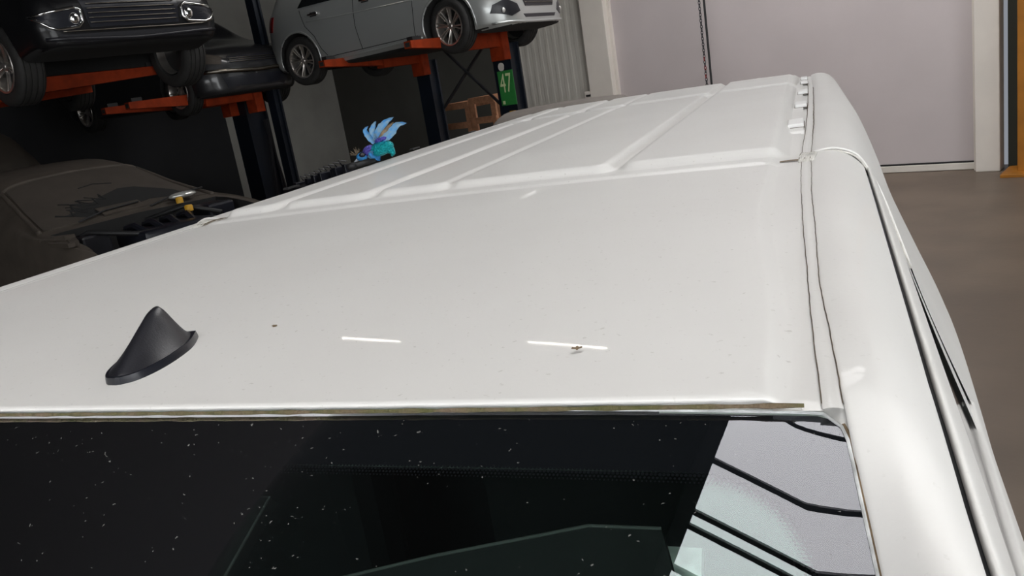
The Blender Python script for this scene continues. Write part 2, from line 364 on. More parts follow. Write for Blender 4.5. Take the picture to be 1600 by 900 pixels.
# ------------------------------------------------------------------ the van
H = 0.217; ZR = CZ - H; VROT = math.atan2(0.3562, 0.9344)
VB = thing('delivery_van', 'white delivery van in the foreground, seen over its roof and windscreen', 'van', (0, 0, 0), VROT)
XC = -0.655; YS = 1.44; YE = 4.17
def mirror(x): return 2 * XC - x
def z_crown(X): return 0.006 * (1 - ((X - XC) / 0.62) ** 2)
def y_front(X): return 0.477 - 0.02 * np.maximum(0, 1 - ((np.asarray(X, float) - XC) / 0.66) ** 2)
PADS = [(-0.325, -0.056), (-0.685, -0.372), (-0.86, -0.715), (-1.10, -0.905), (-1.262, -1.145)]
PZ = 0.021
def rr(X, Y, x0, x1, y0, y1, r):
    cx, cy = (x0 + x1) / 2, (y0 + y1) / 2; hx, hy = (x1 - x0) / 2 - r, (y1 - y0) / 2 - r
    dx = np.abs(X - cx) - hx; dy = np.abs(Y - cy) - hy
    return np.hypot(np.maximum(dx, 0), np.maximum(dy, 0)) + np.minimum(np.maximum(dx, dy), 0) - r
def roof_z(X, Y):
    z = z_crown(X) * 1.0
    # front panel pressed up above the side flange
    d = rr(X, Y, -1.262, -0.028 - 0.030 * sstep(0.55, 1.1, Y), 0.20, YS + 0.012, 0.03)
    z = z + 0.006 * sstep(0.009, -0.009, d)
    # cross strip behind the front panel
    z = z + 0.007 * sstep(YS - 0.008, YS + 0.014, Y) * sstep(0.012, -0.012, np.maximum(X + 0.055, -X - 1.262)) * (Y > YS - 0.02)
    Xs = -0.3 + (X + 0.3) / (1 + 0.022 * (Y - 1.6))
    for (x0, x1) in PADS:
        for (y0, y1) in ((YS + 0.085, 3.34), (3.47, 4.30)):
            d = rr(Xs, Y, x0 - 0.012, x1 + 0.012, y0, y1, 0.03)
            z = z + (PZ - 0.007) * sstep(0.013, -0.013, d)
    # the roof end rolls down
    z = z - 0.05 * np.clip((Y - 4.10) / 0.07, 0, 1) ** 2
    return z
def roof_part(name, y0, y1, ny, label):
    xs = np.unique(np.concatenate([np.linspace(-1.30, -0.10, 190), np.linspace(-0.10, -0.014, 60)]))
    t = np.linspace(0, 1, ny)
    P = np.zeros((len(xs), ny, 3))
    for i, x in enumerate(xs):
        a = float(y_front(x)) if y0 is None else y0
        Y = a + (y1 - a) * t; P[i, :, 0] = x; P[i, :, 1] = Y; P[i, :, 2] = ZR + roof_z(np.full(ny, x), Y)
    if y0 is None:      # rolled front lip
        lip = P[:, :1].copy(); lip[:, :, 2] -= 0.0015; lip[:, :, 1] -= 0.0005; lip2 = lip.copy(); lip2[:, :, 2] -= 0.010; lip2[:, :, 1] += 0.015
        P = np.concatenate([lip2, lip, P], 1)
    m = MB(); m.grid(P); o = m.build(name, 'van_roof', VB, smooth=True); o['label'] = label; return o
roof_part('roof_panel', None, YS - 0.012, 140, 'smooth front roof panel over the cab')
roof_part('roof_panel', YS - 0.012, YE, 420, 'ribbed rear roof panel with raised fields')
# raised humps on the rear edge
for (x0, x1, hz) in ((-0.24, -0.165, 0.020), (-1.24, -1.14, 0.018)):
    m = MB(); P = []
    for t in np.linspace(0, 1, 12):
        e = math.sin(math.pi * min(max(t, 0), 1)) ** 0.5
        P.append([(x0 + (x1 - x0) * t, y, ZR + 0.004 + hz * e * k) for y, k in ((4.0, 0), (4.05, 0.7), (4.12, 1), (4.17, 0.6), (4.18, -0.5))])
    m.grid(P); m.build('hinge_hump', 'van_white', VB, smooth=True)
# roof channel with its sealed strip
YK = [0.30, 0.477, 0.72, 1.18, 1.55, 1.97, 2.55, 3.2, 4.15]
XL = [0.000, -0.002, -0.008, -0.014, -0.013, -0.004, 0.004, 0.010, 0.012]
XR = [0.012, 0.010, 0.002, 0.000, 0.003, 0.012, 0.020, 0.027, 0.030]
def xl(Y): return float(np.interp(Y, YK, XL))
def xr(Y): return float(np.interp(Y, YK, XR))
def strip(name, fa, fb, y0, y1, z, m, n=80, side=1, crown=0.001):
    q = MB(); P = []
    for Y in np.linspace(y0, y1, n):
        a, c = fa(Y), fb(Y); P.append([((x if side > 0 else mirror(x)), Y, ZR + z + crown * math.sin(math.pi * t) - 0.05 * min(1, max(0, (Y - 4.10) / 0.07)) ** 2) for t in np.linspace(0, 1, 5) for x in [a + (c - a) * t]])
    q.grid(P, flip=side < 0); return q.build(name, m, VB, smooth=True)
def wob(Y, s): return 0.0004 * math.sin(Y * 17 + s) + 0.0002 * math.sin(Y * 71 + 2 * s) + 0.00015 * math.sin(Y * 191 + s)
for side in (1, -1):
    strip('side_flange', lambda Y: -0.03 - 0.035 * float(sstep(0.5, 1.2, Y)), lambda Y: xl(Y) + 0.001, 0.474, YE, -0.0025, 'van_white', side=side, crown=0.0)
    o = strip('roof_channel', lambda Y: xl(Y), lambda Y: xr(Y), 0.472, YE, -0.0005, 'van_white', side=side); o['label'] = 'sealed strip in the roof channel'
    if side < 0: continue
    strip('sealant_crack', lambda Y: xl(Y) - 0.0004 + wob(Y, 1), lambda Y: xl(Y) + 0.0004 + wob(Y, 1) + 0.0012 * float(sstep(1.4, 2.6, Y)), 0.476, 3.9, 0.0006, 'crack', 220, side)
    strip('sealant_crack', lambda Y: xr(Y) - 0.0004 + wob(Y, 4), lambda Y: xr(Y) + 0.0004 + wob(Y, 4) + 0.002 * float(sstep(1.5, 2.2, Y)), 0.476, 3.3, 0.0008, 'crack', 220, side)
# seam sealer lump and cross crack where cab and body meet
for side in (1, -1):
    q = MB()
    for k in range(7):
        x = -0.014 + 0.0035 * k; x = x if side > 0 else mirror(x)
        q.tube([(x - 0.003, YS + 0.02, ZR), (x, YS + 0.05, ZR + 0.004), (x + 0.003, YS + 0.085, ZR + 0.0035), (x + 0.005, YS + 0.12, ZR)], [0.002, 0.0035, 0.0035, 0.002], 7)
    q.build('sealer_lump', 'sealant', VB, smooth=True)
    strip('cross_crack', lambda Y: -0.05, lambda Y: -0.014, YS + 0.035, YS + 0.048, 0.0012, 'rust_dirt', 4, side)
    q = MB(); x0 = -0.011 if side > 0 else mirror(-0.011)
    for k in range(8): q.tube([(x0 - 0.006 + 0.003 * k, YS + 0.03 + 0.01 * (k % 3), ZR + 0.0045), (x0 - 0.004 + 0.003 * k, YS + 0.07, ZR + 0.0062), (x0 - 0.002 + 0.003 * k, YS + 0.10, ZR + 0.0045)], 0.0006, 5)
    q.build('sealer_crack', 'crack', VB)
# square covers on the roof rack mounts
for (xa, xb_, ya, yb) in ((-0.042, -0.0075, 1.98, 2.24), (-0.0300, 0.002, 2.49, 2.78), (-0.0235, 0.008, 3.02, 3.30), (-0.016, 0.012, 3.60, 3.84), (-0.014, 0.012, 3.93, 4.08)):
    for side in (1, -1):
        s = 1 - 0.008 / H
        cx = (xa + xb_) / 2; cx = cx if side > 0 else mirror(cx); yc = (ya + yb) / 2 * s
        q = MB(); q.box((cx, yc, ZR + 0.003), ((xb_ - xa) + 0.003, 0.13, 0.002)); o = q.build('cover_gap', 'crack', VB)
        q = MB(); q.box((cx, yc, ZR + 0.006), (xb_ - xa, 0.12, 0.012), bev=0.002); o = q.build('rack_mount_cover', 'plate_white', VB); o['label'] = 'square white cover in the roof channel'
for side in (1, -1):   # step in the flange
    q = MB(); x0, x1 = -0.058, -0.008
    P = [[(x if side > 0 else mirror(x), Y, ZR + z) for x in (x0, x1)] for Y, z in ((1.88, -0.002), (1.90, 0.0035), (3.6, 0.0035))]
    q.grid(P, flip=side > 0); q.build('flange_step', 'van_white', VB)

# side rails, doors and body sides swept from cross sections (X out from the channel, Z down from the roof)
def shoulder(Y): return lerp(Y, [0.3, 1.46, 2.26, 3.58, 4.97], [0.275, 0.31, 0.36, 0.39, 0.40]) - 0.01
def ws_drop(Y):      # height of the screen edge below the roof plane
    return 0.0 if Y >= 0.484 else -(0.484 - Y) * math.tan(math.radians(38)) - 0.003 * float(sstep(0.484, 0.45, Y))
def seam_drop(Y): return -0.22 * max(0.0, 0.60 - Y) ** 1.3
def seam_x(Y): return lerp(Y, [-0.3, 0.30, 0.45, 0.59, 1.31, 1.56], [0.100, 0.0735, 0.0695, 0.0685, 0.085, 0.090])
def belt_x(Y): return lerp(Y, [0.2, 1.08, 1.69, 2.67], [0.205, 0.229, 0.260, 0.285])
def prof_rail(Y):     # channel -> door gap
    d = ws_drop(Y); e = seam_drop(Y); x = seam_x(Y)
    x0 = xr(Y) if Y >= 0.484 else 0.009 + 0.12 * (0.484 - Y) / 0.788 + 0.001
    lo = -0.005 * float(sstep(0.484, 0.45, Y)); out = [(x0, lo + d), (x0 + 0.003, 0.0012 + d)]
    for f, zz in ((0.25, 0.003), (0.45, 0.001), (0.68, -0.008), (0.88, -0.022), (1.0, -0.036), (0.95, -0.050)):
        w_ = min(1.0, f) ** 0.8; out.append((x0 + 0.003 + (x - x0 - 0.003) * f, zz + d * (1 - w_) + e * w_))
    return out
def prof_gap(Y):
    d = seam_drop(Y); x = seam_x(Y)
    return [(x - 0.006, -0.043 + d), (x + 0.010, -0.047 + d)]
def prof_frame(Y):
    d = seam_drop(Y); x = seam_x(Y)
    return [(x + 0.006, -0.060 + d), (x + 0.0042, -0.040 + d), (x + 0.0075, -0.036 + d), (x + 0.015, -0.052 + d), (x + 0.024, -0.078 + d), (x + 0.0285, -0.098 + d), (x + 0.020, -0.106 + d)]
def prof_glass(Y):
    d = seam_drop(Y); x = seam_x(Y); b_ = belt_x(Y)
    return [(x + 0.022, -0.10 + d), (x * 0.5 + b_ * 0.5 + 0.003, -0.30), (b_ - 0.010, -0.50), (b_ - 0.008, -0.56)]
def prof_pillar(Y):
    p = prof_glass(Y); return [(a + 0.006, c) for a, c in p[:3]]
def prof_door(Y):
    s = shoulder(Y); b_ = belt_x(Y)
    return [(b_ - 0.018, -0.52), (b_ - 0.012, -0.50), (b_ - 0.002, -0.496), (b_ + 0.008, -0.508), (b_ + (s - b_) * 0.55, -0.58), (s - 0.012, -0.66), (s, -0.76), (s + 0.005, -0.95), (s - 0.01, -1.25), (s - 0.03, -1.55)]
def prof_cargo(Y):
    k = float(sstep(1.5, 2.9, Y)); s = shoulder(Y); b_ = belt_x(Y)
    A = [(xr(Y), 0.0), (xr(Y) + 0.008, 0.002), (0.034, 0.005), (0.055, 0.001), (0.078, -0.012), (0.096, -0.040), (0.117, -0.09), (0.148, -0.19), (0.192, -0.33), (b_, -0.50), (b_ + (s - b_) * 0.55, -0.58), (s - 0.012, -0.66), (s, -0.76), (s + 0.005, -0.95), (s - 0.01, -1.25), (s - 0.03, -1.55)]
    B = [(xr(Y), 0.0), (xr(Y) + 0.008, 0.003), (0.055, 0.006), (0.085, 0.002), (0.112, -0.013), (0.135, -0.042), (0.158, -0.09), (0.193, -0.19), (0.235, -0.33), (0.300, -0.50), (0.325, -0.57), (s - 0.03, -0.65), (s, -0.76), (s + 0.005, -0.95), (s - 0.01, -1.25), (s - 0.03, -1.55)]
    return [(a[0] * (1 - k) + c[0] * k, a[1] * (1 - k) + c[1] * k) for a, c in zip(A, B)]
def catm(pts, n):
    P = np.array(pts, float); m = len(P); out = []
    for t in np.linspace(0, m - 1, n):
        i = min(int(t), m - 2); f = t - i
        p0, p1, p2, p3 = P[max(i - 1, 0)], P[i], P[i + 1], P[min(i + 2, m - 1)]
        out.append(0.5 * ((2 * p1) + (p2 - p0) * f + (2 * p0 - 5 * p1 + 4 * p2 - p3) * f * f + (3 * p1 - p0 - 3 * p2 + p3) * f ** 3))
    return np.array(out)
def sweep(name, pf, y0, y1, ny, m, side, n=None, label=None, yfun=None):
    q = MB(); P = []
    for Y in np.linspace(y0, y1, ny):
        c = pf(Y); c = catm(c, n) if n else np.array(c)
        P.append([((x if side > 0 else mirror(x)), Y, ZR + z) for x, z in c])
    q.grid(P, flip=side < 0); o = q.build(name, m, VB, smooth=True if n else 40)
    if label: o['label'] = label
    return o
YJ = 1.56
for side in (1, -1):
    sweep('cab_rail', prof_rail, -0.30, YJ, 70, 'van_white', side, 40, 'rounded white rail above the cab door')
    sweep('door_seal', prof_gap, -0.05, YJ - 0.04, 40, 'rubber', side, None, 'black rubber door seal')
    sweep('door_frame', prof_frame, -0.05, YJ - 0.005, 50, 'van_white', side, 30, 'white upper frame of the cab door')
    sweep('door_pillar', prof_pillar, 1.46, YJ, 6, 'van_white', side, 12)
    sweep('side_window', prof_glass, 0.1, 1.50, 30, 'glass_dark', side, 12, 'dark glass of the cab door')
    sweep('cab_door', prof_door, -0.3, YJ + 0.02, 50, 'van_white', side, 40, 'white cab door below the window')
    sweep('body_side', prof_cargo, YJ, YE, 80, 'van_white', side, 60, 'white side of the load compartment')
    # lip of the joint that arches over the rail
    q = MB(); c = catm(prof_cargo(YJ), 90)[4:44]
    q.tube([(x if side > 0 else mirror(x), YJ - 0.004, ZR + z + 0.0005) for x, z in c], 0.0024, 8); q.build('joint_lip', 'van_white', VB, smooth=True)
    q = MB(); c = catm(prof_cargo(YJ), 90)[4:44]
    q.tube([(x if side > 0 else mirror(x), YJ - 0.011, ZR + z - 0.003) for x, z in c], 0.0018, 6); q.build('joint_gap', 'sealant', VB, smooth=True)
# rear end, floor pan and nose
q = MB(); c = catm(prof_cargo(YE), 40); ring = [(x, YE, ZR + z - 0.03) for x, z in c]; ring = ring + [(mirror(x), YE, ZR + z - 0.03) for x, z in c[::-1]]
q.add(ring, [tuple(range(len(ring)))]); q.build('rear_door', 'van_white', VB)
q = MB(); q.box((XC, 1.4, ZR - 1.56), (1.9, 5.4, 0.04)); q.build('floor_pan', 'under', VB)
def ws_pt(X, s):      # windscreen surface: s metres down the slope
    u = max(0.0, (abs(X - XC) - 0.30) / 0.36); a = math.radians(38)
    return (X, float(y_front(X)) + 0.004 - s * math.cos(a), ZR - 0.001 + float(z_crown(X)) - s * math.sin(a) - 0.006 * u ** 2.6 - 0.03 * s * s)
def ws_edge(s): return 0.009 + 0.12 * s - 0.014 * (1 - math.sqrt(max(0, 1 - max(0, (0.018 - s) / 0.018) ** 2))) if s < 0.018 else 0.009 + 0.12 * s
WS_S = np.concatenate([np.linspace(0, 0.02, 10), np.linspace(0.02, 0.95, 60)[1:]])
def ws_sheet(name, m, off, s0=0.0, ex=0.0, label=None):
    q = MB(); P = []
    for s in WS_S[WS_S >= s0]:
        e = ws_edge(s) - ex; row = []
        for t in np.linspace(0, 1, 90):
            X = mirror(e) + (e - mirror(e)) * t; p = ws_pt(X, s); row.append((p[0], p[1] + off * 0.6, p[2] - off))
        P.append(row)
    q.grid(P, flip=True); o = q.build(name, m, VB, smooth=True)
    if label: o['label'] = label
    return o
ws_sheet('windscreen', 'windscreen', 0.0, label='dark dirty windscreen reflecting the roof light')
# printed black border: everything outside a rounded rectangle, plus its dotted fade
FS, FX, FR = 0.040, 0.030, 0.055   # border depth at the top, at the sides, corner radius
def frit_d(X, s):
    e = ws_edge(s); inner_x = min(e - X, X - mirror(e)) - FX; inner_s = s - FS
    r = FR
    if inner_x < r and inner_s < r: return r - math.hypot(r - inner_x, r - inner_s) if True else 0
    return min(inner_x, inner_s)
q = MB(); ns, nx = 140, 240; P = np.zeros((ns, nx, 3)); D = np.zeros((ns, nx))
ss = np.concatenate([np.linspace(0, 0.16, 100), np.linspace(0.16, 0.94, 41)[1:]])
tt = np.concatenate([np.linspace(0, 0.12, 70), np.linspace(0.12, 0.88, 101)[1:], np.linspace(0.88, 1, 71)[1:]])
for i, s in enumerate(ss):
    e = ws_edge(s)
    for j in range(nx):
        X = mirror(e) + (e - mirror(e)) * tt[j]; p = ws_pt(X, s); P[i, j] = (p[0], p[1] - 0.0008, p[2] - 0.0015); D[i, j] = frit_d(X, s)
vs = P.reshape(-1, 3); fs = [(i * nx + j, i * nx + j + 1, (i + 1) * nx + j + 1, (i + 1) * nx + j) for i in range(ns - 1) for j in range(nx - 1) if (D[i:i + 2, j:j + 2] < 0).all()]
q.add(vs, fs); o = q.build('black_border', 'frit', VB, smooth=True); o['label'] = 'black printed border of the windscreen'
q = MB()
def dot(X, s, r):
    c = np.array(ws_pt(X, s)) + (0, -0.0008, -0.0014); a = math.radians(38)
    q.add([c] + [c + r * np.array((math.cos(k * math.pi / 3), -math.sin(k * math.pi / 3) * math.cos(a), -math.sin(k * math.pi / 3) * math.sin(a))) for k in range(6)], [(0, k + 1, (k + 1) % 6 + 1) for k in range(6)])
step = 0.0026
for i in range(0, 64):
    s = 0.030 + i * step * 0.866
    X = -1.25 + (i % 2) * step / 2
    while X < 0.03:
        d = frit_d(X, s)
        if -0.003 < d < 0.007 and (s < 0.055 or X > -0.15 or X < -1.17): dot(X, s, 0.00125 * (1 - max(d, 0) / 0.0105))
        X += step
o = q.build('border_dots', 'frit', VB); o['kind'] = 'stuff'
ws_sheet('inner_pane', 'inner_pane', 0.004, 0.0, 0.0)
# weathered seal along the top edge and bright edge of the glass at the corner
q = MB(); q.tube([(x, float(y_front(x)) - 0.0014, ZR + 0.0012 + float(z_crown(x))) for x in np.linspace(-1.30, -0.012, 120)], [0.0015 + 0.0004 * math.sin(k * 1.7) * math.sin(k * 0.31) for k in range(120)], 7); q.build('windscreen_seal', 'moss_seal', VB, smooth=True)
for side in (1, -1):
    q = MB(); pts = []
    pts += [(x, 0.0) for x in np.linspace(-0.16, -0.010, 26)]
    pts += [(ws_edge(s), s) for s in np.linspace(0.0005, 0.5, 60)]
    q.tube([(lambda p: (p[0] if side > 0 else mirror(p[0]), p[1], p[2] + 0.0006))(ws_pt(x, s)) for x, s in pts], 0.0011, 6); q.build('glass_edge', 'edge_white', VB)
    q = MB(); q.tube([(lambda p: (p[0] if side > 0 else mirror(p[0]), p[1], p[2] - 0.001))(ws_pt(ws_edge(s) + 0.0028, s)) for s in np.linspace(0.006, 0.6, 60)], 0.0016, 6); q.build('pillar_gap', 'rust_dirt', VB)
    q = MB(); P = [[(lambda p: (p[0] if side > 0 else mirror(p[0]), p[1] + 0.001, min(p[2], ZR + 0.002) - 0.0028))(ws_pt(x, s)) for x in np.linspace(-0.10, 0.030, 20)] for s in np.linspace(-0.009, 0.034, 14)]
    q.grid(P, flip=side > 0); q.build('windscreen_flange', 'van_white', VB, smooth=True)
# cab inside, seen dimly through the glass
q = MB(); q.box((XC, 0.95, ZR - 0.05), (1.26, 0.9, 0.02)); q.build('headliner', 'visor', VB)
q = MB(); q.box((XC, 1.5, ZR - 0.7), (1.4, 0.03, 1.3)); q.build('bulkhead', 'dark_inside', VB)
q = MB(); q.box((XC, -0.05, ZR - 0.85), (1.4, 0.8, 0.1), bev=0.03); q.build('dashboard', 'dark_inside', VB)
def under_glass(X, s, o): p = ws_pt(X, s); return (p[0], p[1] + o * 0.62, p[2] - o * 0.79)
for k, (poly, rim) in enumerate((([(-0.61, 0.085), (-0.555, 0.065), (-0.495, 0.057), (-0.437, 0.0545), (-0.389, 0.0545), (-0.404, 0.113), (-0.43, 0.19), (-0.62, 0.20)], 6), ([(-0.337, 0.116), (-0.247, 0.091), (-0.146, 0.0665), (-0.10, 0.066), (-0.06, 0.19), (-0.337, 0.20)], 4))):
    q = MB(); n = len(poly); vs = [under_glass(x, y, 0.030) for x, y in poly] + [under_glass(x, y, 0.042) for x, y in poly]
    q.add(vs, [tuple(range(n)), tuple(range(n, 2 * n))[::-1]] + [(i, (i + 1) % n, n + (i + 1) % n, n + i) for i in range(n)]); o = q.build('sun_visor', 'visor_dark', VB); o['label'] = 'dark sun visor behind the glass'
    q = MB(); q.tube([under_glass(x, y, 0.030) for x, y in poly[:rim]], 0.0012, 6); q.build('visor_hem', 'visor', o)
for poly in ([(-0.437, 0.090), (-0.4206, 0.089), (-0.403, 0.118), (-0.4175, 0.119)], [(-0.5715, 0.110), (-0.544, 0.077), (-0.5345, 0.089), (-0.559, 0.124)], [(-0.6206, 0.069), (-0.545, 0.0366), (-0.538, 0.052), (-0.6097, 0.083)]):
    q = MB(); q.add([under_glass(x, y, 0.007) for x, y in poly] + [under_glass(x, y, 0.009) for x, y in poly], [(0, 1, 2, 3), (7, 6, 5, 4), (0, 4, 5, 1), (1, 5, 6, 2), (2, 6, 7, 3), (3, 7, 4, 0)])
    o = q.build('dotted_strip', 'dotted_pale' if poly[0][0] > -0.6 else 'dotted_dark', VB); o['label'] = 'strip with a pale dotted pattern behind the glass'  # dotted pattern on thin strips under the glass
q = MB(); q.box((-0.105, 0.46, ZR - 0.125), (0.045, 0.012, 0.055), m=Matrix.Rotation(math.radians(-50), 3, 'X')); q.build('toll_tag', 'edge_white', VB)
for cx in (-1.0, -0.3):
    q = MB(); q.box((cx, 1.15, ZR - 0.62), (0.48, 0.16, 0.75), bev=0.05); q.box((cx, 1.15, ZR - 0.20), (0.26, 0.1, 0.16), bev=0.03); q.build('seat_back', 'dark_inside', VB)
# bonnet and nose below the windscreen
q = MB(); P = []
for Y, z, k in ((-0.27, -0.66, 1.0), (-0.6, -0.74, 1.0), (-0.95, -0.86, 0.97), (-1.15, -1.0, 0.92), (-1.25, -1.25, 0.9), (-1.22, -1.55, 0.88)):
    P.append([(XC + u * 0.92 * k, Y + 0.25 * abs(u) ** 3, ZR + z - 0.08 * abs(u) ** 3) for u in np.linspace(-1, 1, 25)])
q.grid(P, flip=True); q.build('bonnet', 'van_white', VB, smooth=True)
# shark fin antenna
def fin():
    q = MB(); P = []; L = 0.150
    for t in np.linspace(0, 1, 40):          # t: 0 front tip -> 1 rear
        hw = 0.0275 * (1 - (1 - min(1, t / 0.62)) ** 2.3) ** 0.5 + 0.0015
        hw *= 1 - 0.42 * max(0, (t - 0.62) / 0.38) ** 1.6
        ht = 0.011 + 0.052 * min(1.0, max(0.0, t) / 0.76) ** 0.92 * (1 - 0.06 * float(sstep(0.66, 0.78, t))) if t < 0.80 else 0.011 + 0.052 * 0.94 * (1 - 0.93 * float(sstep(0.78, 1.04, t)))
        row = []
        for k in np.linspace(-1, 1, 33):
            a = abs(k); top = 0.010 + (ht - 0.010) * (1 - a ** 1.05) if a > 0.34 else 0.010 + (ht - 0.010) * (1 - 0.34 ** 1.05 + 0.20 * (1 - (a / 0.34) ** 2))
            row.append((hw * k, t * L, top))
        P.append(row)
    q.grid(P, flip=True)
    o = q.build('antenna_fin', 'black_plastic', VB, smooth=True); o['label'] = 'black shark fin roof antenna'
    g = MB(); P = []
    for t in np.linspace(0, 1, 40):
        hw = 0.0300 * (1 - (1 - min(1, t / 0.62)) ** 2.3) ** 0.5 + 0.0025; hw *= 1 - 0.36 * max(0, (t - 0.62) / 0.38) ** 1.6
        P.append([(hw * k, -0.003 + t * (L + 0.008), z) for k, z in ((-1.03, 0.0), (-1.0, 0.006), (-0.94, 0.0105), (0, 0.011), (0.94, 0.0105), (1.0, 0.006), (1.03, 0.0))])
    g.grid(P, flip=True); r0 = len(g.v); g.f.append(tuple(range(7))); g.mi.append(0); g.f.append(tuple(range(r0 - 7, r0))[::-1]); g.mi.append(0)
    gg = g.build('gasket', 'gasket', o, smooth=50); gg['label'] = 'rubber base of the antenna'
    zz = ZR + 0.0095; o.location = (-0.578, 0.508, zz); o.scale = (0.92, 0.80, 0.86); o.rotation_euler = (0, 0, math.radians(17))
fin()

# ------------------------------------------------------------------ things lying on the van roof
def van_w(x, y, z): c, n = math.cos(VROT), math.sin(VROT); return Vector((x * c - y * n, x * n + y * c, z))
def bird():
    base = van_w(-1.36, 2.45, ZR + 0.012)
    t = thing('toy_bird', 'glittery teal toy bird with blue feather wings on the van roof', 'ornament', base, 0)
    # build in a plane through the base: u across (towards the tail), n away, z up
    u = Vector((0.768, 0.640, 0)); n = Vector((-0.640, 0.768, 0)); K = 1 / 440.0; A = (590, 262)
    cr, sr = math.cos(0.163), math.sin(0.163)
    def P(px, py, d=0.0):
        dx, dy = (px - A[0]) * K, (A[1] - py) * K
        a = dx * cr + dy * sr; z = -dx * sr + dy * cr
        return u * a + n * d + Vector((0, 0, z - 0.002))
    def ell(name, m, c, L, h, wd, ang, smooth=True, parent=t):
        q = MB(); R = Matrix((u * math.cos(ang) + Vector((0, 0, 1)) * math.sin(ang), n, Vector((0, 0, 1)) * math.cos(ang) - u * math.sin(ang))).transposed()
        q.sphere(c, (L, wd, h), 18, 12, R); return q.build(name, m, parent, smooth)
    ell('body', 'bird_teal', P(594, 243), 0.046, 0.024, 0.026, 0.20)
    q = MB(); q.tube([P(604, 242), P(610, 246), P(612, 250), P(610, 254)], [0.017, 0.014, 0.009, 0.003], 12); q.build('tail', 'bird_teal', t, True)
    ell('neck', 'bird_purple', P(577, 246), 0.024, 0.018, 0.019, 0.35)
    hd = ell('head', 'bird_blue', P(566, 255), 0.020, 0.015, 0.016, 0.1)
    ell('eye', 'gasket', P(567, 252, -0.012), 0.011, 0.009, 0.007, 0, True, hd)
    q = MB(); q.tube([P(561, 258), P(556, 262), P(553, 263)], [0.007, 0.004, 0.001], 8); q.build('beak', 'beak', hd, True)
    def leaf(name, m, pts, wid, d0, thick=0.0012):
        q = MB(); Q = [P(a, c, d0 + 0.01 * k) for k, (a, c) in enumerate(pts)]; L = catm([tuple(p) for p in Q], 14); top = []; bot = []
        for k in range(14):
            f = k / 13; wv = wid * (math.sin(math.pi * (0.08 + 0.92 * f) ** 0.8) * 0.9 + 0.06) * (1 + 0.12 * math.sin(k * 2.4))
            tg = Vector(L[min(k + 1, 13)] - L[max(k - 1, 0)]).normalized(); sd = tg.cross(n).normalized() * wv; c0 = Vector(L[k])
            row = [c0 + sd * e + n * (0.006 * (1 - e * e)) for e in (-1, -0.5, 0, 0.5, 1)]; top.append(row); bot.append([p + n * thick for p in row])
        q.grid(top); q.grid(bot, flip=True); return q.build(name, m, t, True)
    leaf('wing_feather', 'feather', [(585, 235), (577, 226), (571, 217), (575, 211)], 0.010, -0.012)
    leaf('wing_feather', 'feather', [(587, 232), (581, 220), (583, 210), (586, 204)], 0.010, 0.0)
    leaf('wing_feather', 'feather', [(588, 230), (592, 216), (601, 205), (612, 198)], 0.013, 0.004)
    leaf('wing_feather', 'feather_brown', [(592, 228), (600, 218), (607, 210), (613, 205)], 0.007, -0.006)
    leaf('wing_feather', 'feather', [(594, 231), (608, 222), (618, 209), (632, 206)], 0.014, -0.012)
    ell('back_tuft', 'bird_purple', P(594, 230), 0.022, 0.009, 0.014, 0.2)
    leaf('breast_feather', 'bird_blue', [(580, 247), (586, 252), (590, 257), (592, 261)], 0.014, -0.03)
    leaf('breast_feather', 'feather', [(583, 246), (580, 252), (582, 257), (586, 260)], 0.009, -0.032)
    q = MB()
    for k in range(46):
        a = random.uniform(-0.6, 2.9); r = random.uniform(0.012, 0.026); c0 = P(556, 253, 0.012)
        q.tube([c0, c0 + (u * -math.cos(a) + Vector((0, 0, 1)) * abs(math.sin(a))) * r + n * random.uniform(-0.012, 0.012)], [0.0012, 0.0003], 4)
    o = q.build('fluff', 'feather_brown', t); o['kind'] = 'stuff'
bird()
kn = van_w(-1.395, 2.33, ZR + 0.006)
t = thing('rubber_plug', 'small black rubber plug on the roof edge beside the toy bird', 'plug', kn, VROT)
q = MB(); q.sphere((0, 0, 0.010), (0.017, 0.014, 0.012), 16, 10); q.build('knob', 'rubber', t, True)
q = MB(); q.tube([(0.006, 0.01, 0.010), (0.03, 0.05, 0.014), (0.045, 0.08, 0.014)], [0.010, 0.009, 0.006], 10); q.build('stem', 'rubber', t, True)
for (px, py, lab, sc) in ((430, 511, 'tiny dead insect on the roof behind the antenna', 1.0), (902, 546, 'tiny dead insect on a lamp reflection in the roof', 1.3)):
    d = hray(px, py); k = (ZR + 0.011 - CZ) / d[2]; c0 = Vector((d[0] * k, d[1] * k, ZR + 0.011))
    t = thing('dead_insect', lab, 'insect', c0, random.uniform(0, 6))
    q = MB(); q.sphere((0, 0, 0.0012), (0.0026 * sc, 0.001 * sc, 0.001 * sc), 8, 6); q.build('body', 'insect', t, True)
    for sg in (-1, 1):
        q = MB(); q.add([(0, 0, 0.0015), (0.001 * sc, sg * 0.003 * sc, 0.002), (-0.002 * sc, sg * 0.0032 * sc, 0.0018), (-0.0022 * sc, sg * 0.001 * sc, 0.0014)], [(0, 1, 2, 3)]); q.build('wing', 'insect', t)
# small dark clips along the far roof edge
for (px, py) in ((453, 294), (646, 233), (736, 207)):
    d = hray(px, py); k = (ZR + 0.002 - CZ) / d[2]; c0 = Vector((d[0] * k, d[1] * k, ZR + 0.004))
    inv = Matrix.Rotation(-VROT, 3, 'Z') @ c0
    q = MB(); q.box((inv.x + 0.02, inv.y * 0.99, ZR + 0.006), (0.018, 0.06, 0.005), bev=0.001); o = q.build('edge_clip', 'rubber', VB)

